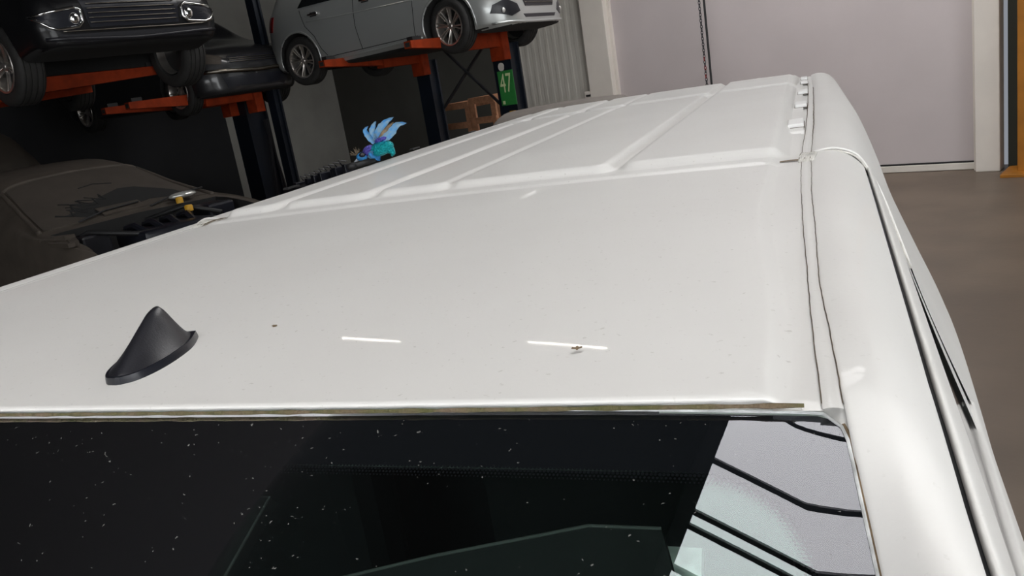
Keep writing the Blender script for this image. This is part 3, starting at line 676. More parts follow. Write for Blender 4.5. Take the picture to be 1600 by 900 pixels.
# ------------------------------------------------------------------ cars
def rings(stations, nx, nr):
    """stations: x, z_bottom, half width, z_belt, hw_belt, z_top, hw_top -> closed body"""
    S_ = np.array(stations, float); xs = S_[:, 0]; out = []
    tt = np.linspace(0, len(xs) - 1, nx); C = catm(S_, nx)
    for r in C:
        x, zb, hw, zl, hl, zt, ht = r
        half = [(0, zb), (hw * 0.78, zb), (hw * 0.94, zb + 0.03), (hw * 0.985, zb + 0.12), (hw, zb + 0.55 * (zl - zb)), (hl * 1.0, zl), (hl + (ht - hl) * 0.55, zl + (zt - zl) * 0.55), (ht, zt - 0.04 * min(1, (zt - zl) / 0.2)), (ht * 0.7, zt), (0, zt + 0.012)]
        h = catm(half, nr); out.append([(x, -p[0], p[1]) for p in h] + [(x, p[0], p[1]) for p in h[::-1][1:-1]])
    return np.array(out)
def car_body(stations, wheels, R, cuts=(), nx=64, nr=34):
    P = rings(stations, nx, nr); a, m = P.shape[:2]
    vs = P.reshape(-1, 3); fs = [(i * m + k, i * m + (k + 1) % m, (i + 1) * m + (k + 1) % m, (i + 1) * m + k) for i in range(a - 1) for k in range(m)]
    fs += [tuple(range(m))[::-1], tuple((a - 1) * m + k for k in range(m))]
    me = bpy.data.meshes.new('tmp'); me.from_pydata([tuple(v) for v in vs], [], fs)
    bm = bmesh.new(); bm.from_mesh(me); bmesh.ops.recalc_face_normals(bm, faces=bm.faces); bm.to_mesh(me); bm.free()
    bv = BVHTree.FromPolygons([tuple(v) for v in vs], fs)
    o = bpy.data.objects.new('tmp', me); COL.objects.link(o); tmp = []
    for (wx, wz) in wheels:
        c = MB(); n = 40
        pts = [(wx + R * math.cos(2 * math.pi * k / n), wz + R * math.sin(2 * math.pi * k / n)) for k in range(n)]
        vs2 = [(p[0], y, p[1]) for y in (-1.4, 1.4) for p in pts]
        c.add(vs2, [tuple(range(n)), tuple(range(n, 2 * n))[::-1]] + [(i, n + i, n + (i + 1) % n, (i + 1) % n) for i in range(n)])
        c = c.build('tmpc', 'under'); tmp.append(c)
    for (c0, d0) in cuts:
        c = MB(); c.box(c0, d0); c = c.build('tmpc', 'under'); tmp.append(c)
    for c in tmp:
        md = o.modifiers.new('b', 'BOOLEAN'); md.operation = 'DIFFERENCE'; md.object = c; md.solver = 'EXACT'
    dg = bpy.context.evaluated_depsgraph_get(); ev = o.evaluated_get(dg); r = bpy.data.meshes.new_from_object(ev)
    for c in tmp: bpy.data.objects.remove(c)
    bpy.data.objects.remove(o)
    r.materials.clear(); idx = []
    for p in r.polygons:
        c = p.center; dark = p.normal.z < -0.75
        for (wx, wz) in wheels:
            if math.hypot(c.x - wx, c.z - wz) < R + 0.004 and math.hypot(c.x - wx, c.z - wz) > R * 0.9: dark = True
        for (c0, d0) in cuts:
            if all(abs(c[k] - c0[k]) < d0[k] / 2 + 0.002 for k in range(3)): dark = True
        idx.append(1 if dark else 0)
    r.polygons.foreach_set('material_index', idx); return r, bv
def cast(bv, p, d):
    h = bv.ray_cast(Vector(p), Vector(d)); return (h[0], h[1]) if h[0] is not None else (None, None)
def proj(bv, kind, a, c, eps):
    o, d = {'side': ((a, -3, c), (0, 1, 0)), 'far': ((a, 3, c), (0, -1, 0)), 'front': ((9, a, c), (-1, 0, 0)), 'back': ((-3, a, c), (1, 0, 0)), 'top': ((a, c, 5), (0, 0, -1))}[kind]
    h, n = cast(bv, o, d)
    if h is None: return None
    return h - Vector(d) * eps
def patch(bv, kind, poly, m, name, parent, eps=0.006, rings_=5, dens=6, **props):
    """a thin raised panel with the outline poly laid onto the body"""
    pts = []
    for i in range(len(poly)):
        a = np.array(poly[i]); c = np.array(poly[(i + 1) % len(poly)])
        for k in range(dens): pts.append(a + (c - a) * k / dens)
    pts = np.array(pts); c0 = pts.mean(0); vs = []; n = len(pts)
    last = None
    for r in range(rings_ + 1):
        f = r / rings_
        for p in pts:
            e = c0 + (p - c0) * f; h = proj(bv, kind, e[0], e[1], eps)
            if h is None: h = last if last is not None else Vector((0, 0, 0))
            last = h; vs.append(h)
    for p in pts:
        h = proj(bv, kind, p[0], p[1], -0.01); vs.append(h if h is not None else last)
    q = MB(); fs = [(r * n + k, r * n + (k + 1) % n, (r + 1) * n + (k + 1) % n, (r + 1) * n + k) for r in range(rings_ + 1) for k in range(n)]
    q.add(vs, fs); return q.build(name, m, parent, 35, **props)
def line(bv, kind, pts, r, m, name, parent, eps=0.0, n=24, closed=False, flat=1.0, **props):
    P = [np.array(p, float) for p in pts] + ([np.array(pts[0], float)] if closed else []); L = []
    for i in range(len(P) - 1):
        for k in range(n // max(1, len(P) - 1) + 1): L.append(P[i] + (P[i + 1] - P[i]) * k / (n // max(1, len(P) - 1) + 1))
    L.append(P[-1]); H_ = [proj(bv, kind, p[0], p[1], eps) for p in L]; H_ = [h for h in H_ if h is not None]
    q = MB(); q.tube(H_, r, 6, flat=flat); return q.build(name, m, parent, True, **props)
WHEELS = {}
def wheel_meshes(key, R, wd, rim, spokes, twin):
    q = MB(); h = wd / 2; prof = [(rim, h * 0.75), (rim + 0.012, h * 0.95), (rim + 0.5 * (R - rim), h * 1.04), (R - 0.025, h * 0.96), (R - 0.006, h * 0.82)]
    for g in (0.62, 0.22, -0.22, -0.62):
        prof += [(R, h * (g + 0.12)), (R, h * (g + 0.05)), (R - 0.009, h * (g + 0.045)), (R - 0.009, h * (g - 0.045)), (R, h * (g - 0.05))]
    prof += [(R - 0.006, -h * 0.82), (R - 0.025, -h * 0.96), (rim + 0.5 * (R - rim), -h * 1.04), (rim + 0.012, -h * 0.95), (rim, -h * 0.75)]
    q.lathe(prof, 56); tyre = q.mesh('tyre', 'tyre', 35)
    q = MB(); q.lathe([(rim + 0.006, -h * 0.93), (rim + 0.004, -h * 0.99), (rim - 0.012, -h * 0.97), (rim - 0.02, -h * 0.8), (rim - 0.03, h * 0.2), (rim - 0.01, h * 0.8)], 56); ring = q.mesh('rim', 'alloy', 40)
    q = MB(); q.lathe([(0.0, h * 0.1), (rim - 0.02, h * 0.1)], 40); q.lathe([(0.0, -h * 0.05), (0.10, -h * 0.05), (0.10, h * 0.1)], 30); back = q.mesh('brake_disc', 'alloy_dark')
    q = MB(); P = []
    for t in np.linspace(0, 1, 7):
        r = 0.035 + (rim - 0.05) * t; hw = 0.0075 + 0.004 * t; yy = -h * (0.62 + 0.30 * t ** 1.5)
        P.append([(r, yy + 0.02, -hw), (r, yy, -hw * 0.7), (r, yy - 0.004, 0), (r, yy, hw * 0.7), (r, yy + 0.02, hw)])
    q.grid(P, flip=True); spoke = q.mesh('spoke', 'alloy', 40)
    q = MB(); q.lathe([(0.0, -h * 0.72), (0.028, -h * 0.72), (0.034, -h * 0.66), (0.05, -h * 0.6), (0.052, -h * 0.3)], 24); hub = q.mesh('hub', 'alloy', 40)
    WHEELS[key] = (tyre, ring, back, spoke, hub, spokes, twin)
def wheel(key, parent, loc, side=-1, steer=0.0, spin=0.0):
    tyre, ring, back, spoke, hub, ns, twin = WHEELS[key]
    w_ = link('wheel', tyre, parent, loc, (0, 0, steer + (0 if side < 0 else math.pi)))
    link('rim', ring, w_); link('brake_disc', back, w_); link('hub', hub, w_)
    for k in range(ns):
        a = spin + 2 * math.pi * k / ns
        for dd in ((-twin, twin) if twin else (0,)): link('spoke', spoke, w_, None, (0, a + dd, 0))
    return w_
wheel_meshes('hatch', 0.325, 0.205, 0.222, 8, 0.11)
wheel_meshes('suv', 0.365, 0.245, 0.235, 5, 0.10)
wheel_meshes('estate', 0.32, 0.205, 0.215, 5, 0.12)

HATCH = [(0.0, 0.36, 0.62, 0.78, 0.60, 0.92, 0.50), (0.05, 0.28, 0.76, 0.88, 0.72, 1.10, 0.56), (0.30, 0.20, 0.855, 0.96, 0.81, 1.36, 0.58), (0.9, 0.17, 0.87, 0.95, 0.83, 1.46, 0.58),
         (1.7, 0.165, 0.87, 0.93, 0.83, 1.47, 0.58), (2.4, 0.165, 0.87, 0.91, 0.83, 1.38, 0.58), (2.95, 0.165, 0.87, 0.90, 0.83, 1.02, 0.70), (3.35, 0.17, 0.87, 0.84, 0.80, 0.90, 0.68),
         (3.68, 0.18, 0.83, 0.76, 0.74, 0.82, 0.58), (3.87, 0.19, 0.70, 0.68, 0.62, 0.73, 0.46), (3.95, 0.21, 0.52, 0.60, 0.46, 0.64, 0.34), (3.97, 0.26, 0.36, 0.52, 0.32, 0.55, 0.24)]
def silver_car():
    psi = math.radians(8.5); wb = 2.54
    ra, rb = hray(472, 97), hray(703, 42)
    s_, t_ = np.linalg.solve(np.array([[rb[0], -ra[0]], [rb[1], -ra[1]]]), wb * np.array([math.cos(psi), math.sin(psi)]))
    A, B = t_ * ra, s_ * rb; A[2] += CZ; B[2] += CZ
    pitch = math.atan2(A[2] - B[2], wb)
    c, n = math.cos(psi), math.sin(psi); ax = 0.64; hw = 0.845
    ox = A[0] - ax * c - hw * n; oy = A[1] - ax * n + hw * c
    t = thing('silver_hatchback', 'silver grey five-door hatchback raised on the orange arms of rack 47', 'car', (ox, oy, A[2] - 0.315 + ax * math.tan(pitch)), psi); t.rotation_euler = (0, pitch, psi)
    me, bv = car_body(HATCH, [(ax, 0.33), (ax + wb, 0.33)], 0.365)
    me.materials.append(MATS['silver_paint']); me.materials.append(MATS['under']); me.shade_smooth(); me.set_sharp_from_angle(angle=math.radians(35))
    link('body', me, t)
    for x, st in ((ax, 0), (ax + wb, math.radians(-10))):
        wheel('hatch', t, (x, -hw + 0.10, 0.325), -1, st, 0.2); wheel('hatch', t, (x, hw - 0.10, 0.325), 1, st, 0.5)
    # door gaps, sill, handles, windows
    line(bv, 'side', [(2.72, 0.95), (2.70, 0.60), (2.66, 0.30)], 0.005, 'seam', 'door_gap', t)
    line(bv, 'side', [(1.76, 0.97), (1.74, 0.6), (1.78, 0.30)], 0.005, 'seam', 'door_gap', t)
    line(bv, 'side', [(0.78, 0.97), (0.86, 0.75), (1.00, 0.60), (1.08, 0.42), (1.16, 0.32)], 0.005, 'seam', 'door_gap', t)
    line(bv, 'side', [(1.16, 0.30), (2.70, 0.30)], 0.005, 'seam', 'door_gap', t)
    line(bv, 'side', [(1.04, 0.255), (1.9, 0.255), (2.76, 0.262)], 0.016, 'silver_paint', 'sill_strip', t, label='bright sill moulding')
    line(bv, 'side', [(0.9, 0.80), (1.75, 0.755), (2.74, 0.72)], 0.010, 'silver_paint', 'swage_line', t, eps=-0.004)
    for x in (0.98, 1.90):
        o = line(bv, 'side', [(x - 0.02, 0.875), (x + 0.16, 0.87)], 0.015, 'chrome', 'door_handle', t, eps=0.02, n=8)
        patch(bv, 'side', [(x, 0.845), (x + 0.12, 0.843), (x + 0.12, 0.90), (x, 0.902)], 'seam', 'handle_cup', t, 0.003, 2, 3)
    patch(bv, 'side', [(0.75, 1.0), (1.70, 0.98), (1.70, 1.36), (1.0, 1.36)], 'glass_dark', 'window', t)
    patch(bv, 'side', [(1.78, 0.98), (2.68, 0.96), (2.3, 1.30), (1.78, 1.36)], 'glass_dark', 'window', t)
    patch(bv, 'top', [(2.45, -0.52), (2.95, -0.62), (2.95, 0.62), (2.45, 0.52)], 'glass_dark', 'windscreen', t)
    for r in ((ax, 0.33), (ax + wb, 0.33)):
        line(bv, 'side', [(r[0] + 0.385 * math.cos(a), r[1] + 0.385 * math.sin(a)) for a in np.linspace(-0.2, math.pi + 0.2, 16)], 0.012, 'silver_paint', 'arch_lip', t, eps=-0.004)
    patch(bv, 'side', [(0.05, 0.80), (0.20, 0.78), (0.26, 0.98), (0.10, 1.0)], 'lamp_red', 'tail_lamp', t)
    patch(bv, 'back', [(-0.70, 0.80), (-0.5, 0.80), (-0.5, 0.95), (-0.68, 0.97)], 'lamp_red', 'tail_lamp', t)
    # front bumper
    patch(bv, 'front', [(-0.80, 0.36), (-0.60, 0.30), (-0.46, 0.345), (-0.50, 0.43), (-0.66, 0.50), (-0.78, 0.45)], 'black_plastic', 'fog_recess', t, 0.006, label='black recess of the fog lamp')
    patch(bv, 'front', [(0.80, 0.36), (0.60, 0.30), (0.46, 0.345), (0.50, 0.43), (0.66, 0.50), (0.78, 0.45)], 'black_plastic', 'fog_recess', t, 0.006)
    for sg in (-1, 1):
        h = proj(bv, 'front', sg * 0.70, 0.375, 0.012); q = MB(); q.sphere(h, (0.02, 0.03, 0.03), 12, 8); q.build('fog_lamp', 'lamp_clear', t, True)
    patch(bv, 'front', [(-0.36, 0.27), (0.36, 0.27), (0.40, 0.31), (-0.40, 0.31)], 'black_plastic', 'lower_intake', t, 0.004)
    gp = [(-0.34, 0.40), (0.34, 0.40), (0.40, 0.52), (0.36, 0.60), (-0.36, 0.60), (-0.40, 0.52)]
    g = patch(bv, 'front', gp, 'black_plastic', 'grille', t, 0.006)
    for z in (0.44, 0.48, 0.52, 0.56): line(bv, 'front', [(-0.35, z), (0.35, z)], 0.004, 'chrome_dull', 'grille_bar', g, eps=0.012, n=14)
    line(bv, 'front', [(-0.78, 0.245), (-0.45, 0.225), (0, 0.222), (0.45, 0.225), (0.78, 0.245)], 0.030, 'silver_paint', 'front_lip', t, eps=0.0, flat=0.6)
    patch(bv, 'front', [(-0.80, 0.66), (-0.50, 0.60), (-0.46, 0.70), (-0.72, 0.78)], 'lamp_clear', 'headlamp', t); patch(bv, 'front', [(0.80, 0.66), (0.50, 0.60), (0.46, 0.70), (0.72, 0.78)], 'lamp_clear', 'headlamp', t)
    return t
silver_car()

SUV = [(0.0, 0.40, 0.70, 0.95, 0.68, 1.2, 0.56), (0.06, 0.32, 0.82, 1.0, 0.80, 1.45, 0.60), (0.4, 0.24, 0.91, 1.05, 0.88, 1.62, 0.62), (1.2, 0.28, 0.92, 1.05, 0.88, 1.68, 0.62), (2.3, 0.28, 0.92, 1.04, 0.88, 1.66, 0.62),
       (2.9, 0.28, 0.92, 1.03, 0.88, 1.35, 0.66), (3.3, 0.28, 0.92, 1.02, 0.88, 1.10, 0.78), (3.8, 0.30, 0.92, 0.98, 0.86, 1.04, 0.76), (4.2, 0.36, 0.905, 0.92, 0.85, 0.98, 0.74), (4.40, 0.38, 0.86, 0.82, 0.80, 0.88, 0.66), (4.48, 0.40, 0.78, 0.74, 0.72, 0.78, 0.56), (4.50, 0.43, 0.70, 0.66, 0.64, 0.70, 0.50)]
def suv():
    base = Vector((-8.47 - 3.62, 3.875, 2.59))
    t = thing('black_suv', 'black sport utility car with chrome fog lamp frames, raised at upper left', 'car', base, 0.0)
    me, bv = car_body(SUV, [(0.90, 0.37), (3.62, 0.37)], 0.42)
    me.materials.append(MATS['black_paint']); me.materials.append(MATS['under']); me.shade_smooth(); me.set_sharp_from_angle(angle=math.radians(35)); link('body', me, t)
    for x, st in ((0.9, 0), (3.62, math.radians(4))):
        wheel('suv', t, (x, -0.81, 0.365), -1, st, 0.3); wheel('suv', t, (x, 0.81, 0.365), 1, st, 0.1)
    for sg in (-1, 1):
        o = patch(bv, 'front', [(sg * 0.86, 0.66), (sg * 0.50, 0.71), (sg * 0.48, 0.60), (sg * 0.58, 0.545), (sg * 0.74, 0.565)], 'gasket', 'fog_recess', t, 0.004)
        line(bv, 'front', [(sg * 0.87, 0.67), (sg * 0.52, 0.725), (sg * 0.475, 0.70), (sg * 0.475, 0.60), (sg * 0.52, 0.56), (sg * 0.70, 0.545), (sg * 0.76, 0.565)], 0.013, 'chrome', 'chrome_frame', t, eps=0.008, closed=True, label='chrome frame of the fog lamp')
        h = proj(bv, 'front', sg * 0.54, 0.63, 0.008); q = MB(); q.sphere(h, (0.02, 0.045, 0.05), 14, 8); q.build('fog_lamp', 'chrome', o, True)
    g = patch(bv, 'front', [(-0.42, 0.55), (0.42, 0.55), (0.46, 0.80), (-0.46, 0.80)], 'gasket', 'lower_grille', t, 0.004)
    for z in np.linspace(0.59, 0.79, 6): line(bv, 'front', [(-0.41, z), (0.41, z)], 0.005, 'chrome_dull', 'grille_bar', g, eps=0.012, n=16)
    line(bv, 'front', [(-0.66, 0.525), (-0.40, 0.525), (0.40, 0.525), (0.66, 0.53), (0.80, 0.56)], 0.007, 'chrome_dull', 'chrome_strip', t, eps=0.006, label='thin bright strip along the bumper')
    line(bv, 'front', [(-0.80, 0.47), (0.0, 0.44), (0.80, 0.47)], 0.02, 'black_plastic', 'bumper_lip', t, eps=0.0)
    patch(bv, 'front', [(-0.74, 0.43), (0.74, 0.43), (0.70, 0.50), (-0.70, 0.50)], 'black_plastic', 'lower_bumper', t, 0.004)
    patch(bv, 'side', [(1.2, 1.10), (2.1, 1.10), (2.1, 1.5), (1.4, 1.5)], 'glass_dark', 'window', t)
    patch(bv, 'side', [(2.2, 1.10), (3.0, 1.08), (2.7, 1.4), (2.2, 1.5)], 'glass_dark', 'window', t)
    for x in (1.25, 2.15, 3.1): line(bv, 'side', [(x, 1.05), (x - 0.02, 0.35)], 0.005, 'seam', 'door_gap', t)
suv()

def dark_car():
    psi = math.radians(4.0); wb = 2.6; ra, rb = hray(132, 176), hray(278, 146)
    s_, t_ = np.linalg.solve(np.array([[rb[0], -ra[0]], [rb[1], -ra[1]]]), wb * np.array([math.cos(psi), math.sin(psi)]))
    A = t_ * ra; A[2] += CZ; c, n = math.cos(psi), math.sin(psi); ax = 0.70; hw = 0.845
    t = thing('dark_estate_car', 'dark car without front plate raised behind the black one, alloy wheels showing', 'car', (A[0] - ax * c - hw * n, A[1] - ax * n + hw * c, A[2] - 0.32), psi)
    st = HATCH
    me, bv = car_body(st, [(ax, 0.33), (ax + wb, 0.33)], 0.36)
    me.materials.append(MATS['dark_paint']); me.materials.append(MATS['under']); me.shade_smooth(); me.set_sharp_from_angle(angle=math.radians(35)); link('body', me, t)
    for x in (ax, ax + wb): wheel('estate', t, (x, -hw + 0.1, 0.32), -1, 0, 0.5); wheel('estate', t, (x, hw - 0.1, 0.32), 1)
    g = patch(bv, 'front', [(-0.44, 0.58), (0.44, 0.58), (0.40, 0.68), (-0.40, 0.68)], 'gasket', 'grille', t, 0.005)
    for z in (0.60, 0.625, 0.65): line(bv, 'front', [(-0.40, z), (0.40, z)], 0.006, 'chrome_dull', 'grille_bar', g, eps=0.012, n=14)
    for sg in (-1, 1): patch(bv, 'front', [(sg * 0.78, 0.62), (sg * 0.52, 0.58), (sg * 0.48, 0.68), (sg * 0.70, 0.76)], 'dusty_tan', 'headlamp', t)
    line(bv, 'front', [(-0.74, 0.50), (0.0, 0.47), (0.74, 0.50)], 0.03, 'chrome_dull', 'bumper_beam', t, eps=0.01)
    patch(bv, 'front', [(-0.5, 0.28), (0.5, 0.28), (0.55, 0.42), (-0.55, 0.42)], 'gasket', 'lower_intake', t, 0.005)
    patch(bv, 'side', [(0.8, 1.0), (1.8, 0.98), (1.8, 1.36), (1.05, 1.36)], 'glass_dark', 'window', t); patch(bv, 'side', [(1.88, 0.98), (2.85, 0.96), (2.45, 1.30), (1.88, 1.36)], 'glass_dark', 'window', t)
dark_car()

WRECK = [(0.0, 0.38, 0.66, 0.80, 0.64, 0.92, 0.52), (0.06, 0.30, 0.78, 0.88, 0.76, 1.1, 0.56), (0.4, 0.22, 0.86, 0.95, 0.82, 1.36, 0.56), (1.2, 0.19, 0.88, 0.95, 0.83, 1.44, 0.56), (1.75, 0.19, 0.88, 0.94, 0.83, 1.40, 0.565),
         (2.10, 0.19, 0.88, 0.94, 0.83, 1.325, 0.575), (2.62, 0.19, 0.88, 0.95, 0.83, 1.13, 0.66), (3.10, 0.19, 0.88, 0.93, 0.84, 0.97, 0.73), (3.4, 0.19, 0.88, 0.90, 0.83, 0.94, 0.75), (3.8, 0.20, 0.86, 0.84, 0.80, 0.88, 0.72), (4.0, 0.22, 0.76, 0.76, 0.70, 0.80, 0.6), (4.08, 0.28, 0.6, 0.66, 0.56, 0.7, 0.46)]
def wreck():
    zb = 0.585; x0 = -6.87 - 3.08
    t = thing('wrecked_car', 'dusty tan wrecked car without bonnet, its engine bay open beside the van', 'car', (x0, 3.05, zb), 0.0)
    me, bv = car_body(WRECK, [(0.72, 0.32), (3.36, 0.32)], 0.36, cuts=[((3.60, 0, 0.92), (0.80, 1.42, 0.86))])
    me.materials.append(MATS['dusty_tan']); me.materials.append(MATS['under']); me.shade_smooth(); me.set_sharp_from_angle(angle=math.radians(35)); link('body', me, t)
    for x in (0.72, 3.36): wheel('estate', t, (x, -0.77, 0.32), -1, 0, 0.2); wheel('estate', t, (x, 0.77, 0.32), 1)
    ws = patch(bv, 'top', [(2.13, -0.575), (3.06, -0.70), (3.10, 0), (3.06, 0.70), (2.13, 0.575), (2.09, 0)], 'dusty_screen', 'windscreen', t, 0.008, 10, 10, label='windscreen under a film of tan dust')
    # dark wiped and splattered area on the glass: its own irregular outline
    blob = [(3.02, -0.34), (2.90, -0.46), (2.93, -0.33), (2.80, -0.40), (2.84, -0.28), (2.72, -0.30), (2.80, -0.20), (2.72, -0.10), (2.66, 0.02), (2.60, 0.14), (2.62, 0.28), (2.72, 0.40), (2.82, 0.52), (2.92, 0.56), (2.97, 0.42), (2.93, 0.25), (2.98, 0.10), (2.96, -0.05), (3.03, -0.15)]
    patch(bv, 'top', blob, 'under', 'dark_patch', ws, 0.011, 6, 4, label='dark smeared patch in the dust')
    for k in range(26):
        a = random.uniform(0, 1); bx, by = blob[random.randrange(1, 8)]; an = random.uniform(2.2, 4.4); L = random.uniform(0.06, 0.2)
        line(bv, 'top', [(bx + 0.05, by + 0.05), (bx + L * math.cos(an) * 0.7, by + L * math.sin(an))], random.uniform(0.003, 0.007), 'under', 'splash_streak', ws, eps=0.010, n=6)
    line(bv, 'top', [(2.45, -0.12), (2.42, 0.02), (2.47, 0.16)], 0.006, 'under', 'crack', ws, eps=0.010, n=12)
    for sg in (-1, 1): line(bv, 'top', [(2.08, sg * 0.60), (2.6, sg * 0.67), (3.10, sg * 0.745)], 0.020, 'dusty_tan', 'windscreen_pillar', t, eps=0.005)
    line(bv, 'top', [(2.08, -0.60), (2.05, 0), (2.08, 0.60)], 0.018, 'dusty_tan', 'roof_edge', t, eps=0.002)
    # cowl, wipers, engine bay
    q = MB(); q.tube([(3.13, y, 0.945 - 0.02 * abs(y)) for y in np.linspace(-0.72, 0.72, 16)], 0.035, 8, flat=0.7); q.build('cowl', 'black_plastic', t, True)
    for y in (-0.45, 0.15):
        q = MB(); q.tube([(3.12, y, 0.99), (3.05, y + 0.25, 1.03), (3.02, y + 0.55, 1.04)], 0.008, 6); q.build('wiper', 'rubber', t, True)
    q = MB(); q.box((3.02, -0.05, 1.022), (0.16, 0.36, 0.01), m=Matrix.Rotation(0.32, 3, 'Y')); q.build('paper_sheet', 'dusty_tan', t)
    q = MB(); q.box((3.62, 0.0, 0.80), (0.52, 0.62, 0.14), bev=0.03)
    for k in range(4): q.tube([(3.40, -0.22 + 0.15 * k, 0.88), (3.55, -0.22 + 0.15 * k, 0.90), (3.72, -0.2 + 0.13 * k, 0.84)], 0.028, 8)
    q.build('engine', 'gasket', t, 40)
    q = MB(); q.box((3.45, 0.52, 0.83), (0.30, 0.24, 0.2), bev=0.02); q.build('battery', 'gasket', t)
    q = MB(); q.box((3.42, -0.52, 0.82), (0.26, 0.22, 0.18), bev=0.02); q.build('fuse_box', 'black_plastic', t)
    q = MB(); q.tube([(3.3, -0.66, 0.86), (3.5, -0.55, 0.93), (3.75, -0.3, 0.86), (3.85, 0.1, 0.84)], 0.02, 7); q.tube([(3.28, 0.0, 0.9), (3.4, 0.3, 0.95), (3.7, 0.45, 0.86)], 0.018, 7); q.build('hose', 'rubber', t, True)
    for (x, y, z, r) in ((3.22, 0.36, 0.985, 0.030), (3.5, 0.28, 0.93, 0.034)):
        q = MB(); q.lathe([(0, 0.03), (r * 0.8, 0.03), (r, 0.02), (r, -0.02)], 16, 'Z', (x, y, z)); q.build('filler_cap', 'yellow', t, 40)
    q = MB(); q.sphere((3.12, 0.45, 1.02), (0.07, 0.13, 0.03), 12, 8); q.build('plastic_bag', 'lamp_clear', t, True)
    q = MB(); q.box((3.45, -0.80, 0.90), (0.7, 0.05, 0.03)); q.box((3.4, -0.74, 0.93), (0.25, 0.10, 0.03), rz=0.4); q.box((3.62, -0.72, 0.90), (0.3, 0.06, 0.04), rz=-0.3); q.build('torn_wing_edge', 'dusty_tan', t)
    for x in (0.9, 3.1):     # trestles under the sills
        pass
    return t
wreck()
def plain_car(name, label, m, base, psi, st=HATCH, key='hatch', sx=1.0):
    t = thing(name, label, 'car', base, psi); st = [(x * sx, *r) for x, *r in st]; ax, wb = 0.64 * sx, 2.54 * sx
    me, bv = car_body(st, [(ax, 0.33), (ax + wb, 0.33)], 0.365); me.materials.append(MATS[m]); me.materials.append(MATS['under']); me.shade_smooth(); me.set_sharp_from_angle(angle=math.radians(35)); link('body', me, t)
    for x in (ax, ax + wb): wheel(key, t, (x, -0.745, 0.325), -1); wheel(key, t, (x, 0.745, 0.325), 1)
    for k in ('side', 'far'):
        patch(bv, k, [(0.75 * sx, 1.0), (1.70 * sx, 0.98), (1.70 * sx, 1.36), (1.0 * sx, 1.36)], 'glass_dark', 'window', t); patch(bv, k, [(1.78 * sx, 0.98), (2.66 * sx, 0.96), (2.3 * sx, 1.30), (1.78 * sx, 1.36)], 'glass_dark', 'window', t)
    patch(bv, 'top', [(2.42 * sx, -0.52), (2.95 * sx, -0.62), (2.95 * sx, 0.62), (2.42 * sx, 0.52)], 'glass_dark', 'windscreen', t)
    return t, bv
plain_car('brown_car', 'brown dusty car at the far left, only its rear corner showing behind the wreck', 'dusty_brown', (-10.0, 2.88, 1.05), math.pi)
gd = hray(768, 194); gk = (1.73 - CZ) / gd[2]; gp_ = math.radians(-62); gc = Vector((gd[0] * gk, gd[1] * gk)); go = gc - Vector((2.2 * math.cos(gp_) + 0.6 * math.sin(gp_), 2.2 * math.sin(gp_) - 0.6 * math.cos(gp_)))
plain_car('grey_car', 'dusty grey car roof showing over the van below the number plate', 'dusty_grey', (go.x, go.y, 0.0), gp_, st=[(x * 0.88, zb, hw, zl * 1.06, hl, zt * 1.06, ht) for x, zb, hw, zl, hl, zt, ht in SUV])

# ------------------------------------------------------------------ car racks
def post(name, label, x, y, h, wx, wy):
    t = thing(name, label, 'rack post', (x, y, 0), 0, 'dark blue rack posts')
    q = MB(); tk = 0.03
    q.box((0, -wy / 2 + tk / 2, h / 2), (wx, tk, h)); q.box((0, wy / 2 - tk / 2, h / 2), (wx, tk, h)); q.box((-wx / 2 + 0.06, 0, h / 2), (tk, wy - 0.06, h)); q.box((wx / 2 - 0.06, 0, h / 2), (tk, wy - 0.06, h)); q.build('column', 'rack_blue', t)
    q = MB(); q.box((0, 0, 0.015), (wx + 0.2, wy + 0.2, 0.03)); q.build('base_plate', 'rack_blue', t)
    return t
def arm(parent, px, py, z, root_y, tip_y, sgn, sleeve=0.45):
    """cantilever arm in the post's own frame, running along y"""
    L = abs(root_y - tip_y); d = 1 if tip_y > root_y else -1
    a = MB(); y0, y1 = root_y, tip_y; P = []
    for f, h in ((0.0, 0.20), (0.5, 0.15), (1.0, 0.085)):
        y = y0 + (y1 - y0) * f; P.append([(px - 0.06, y, z), (px + 0.06, y, z), (px + 0.06, y, z - h), (px - 0.06, y, z - h), (px - 0.06, y, z)])
    a.grid(P); a.add(P[-1][:4], [(0, 1, 2, 3)]); a.add(P[0][:4], [(3, 2, 1, 0)]); o = a.build('arm', 'orange', parent)
    q = MB(); q.box((px, y0 + d * 0.05, z - 0.16), (0.24, 0.14, 0.42), bev=0.01); q.build('carriage', 'orange', parent)
    q = MB(); ym = y0 + d * sleeve * L / 2; q.box((px, ym, z - 0.11), (0.15, sleeve * L, 0.16)); q.build('arm_sleeve', 'orange', o)
    q = MB(); q.box((px, y1 - d * 0.004, z - 0.045), (0.075, 0.016, 0.05)); q.build('arm_opening', 'seam', o)
    q = MB(); q.box((px, y1 - d * 0.12, z + 0.02), (0.1, 0.14, 0.05)); q.build('rubber_pad', 'rubber', o)
YC = 8.80
t1 = at_y(503, 101, 6.85); t2 = at_y(637, 71, 6.95)
c1 = at_y(668, 115, YC); c2 = at_y(791, 90, YC)
p1 = post('rack_post', 'dark blue rack post left of the wooden crates', c1.x, YC, 2.56, 0.27, 0.20)
p2 = post('rack_post', 'dark blue rack post carrying the green 47 plate', c2.x, YC, 2.58, 0.32, 0.22)
arm(p1, t1.x - c1.x, 0, t1.z + 0.05, -0.15, t1.y - YC, -1); arm(p2, t2.x - c2.x, 0, t2.z + 0.05, -0.15, t2.y - YC, -1)
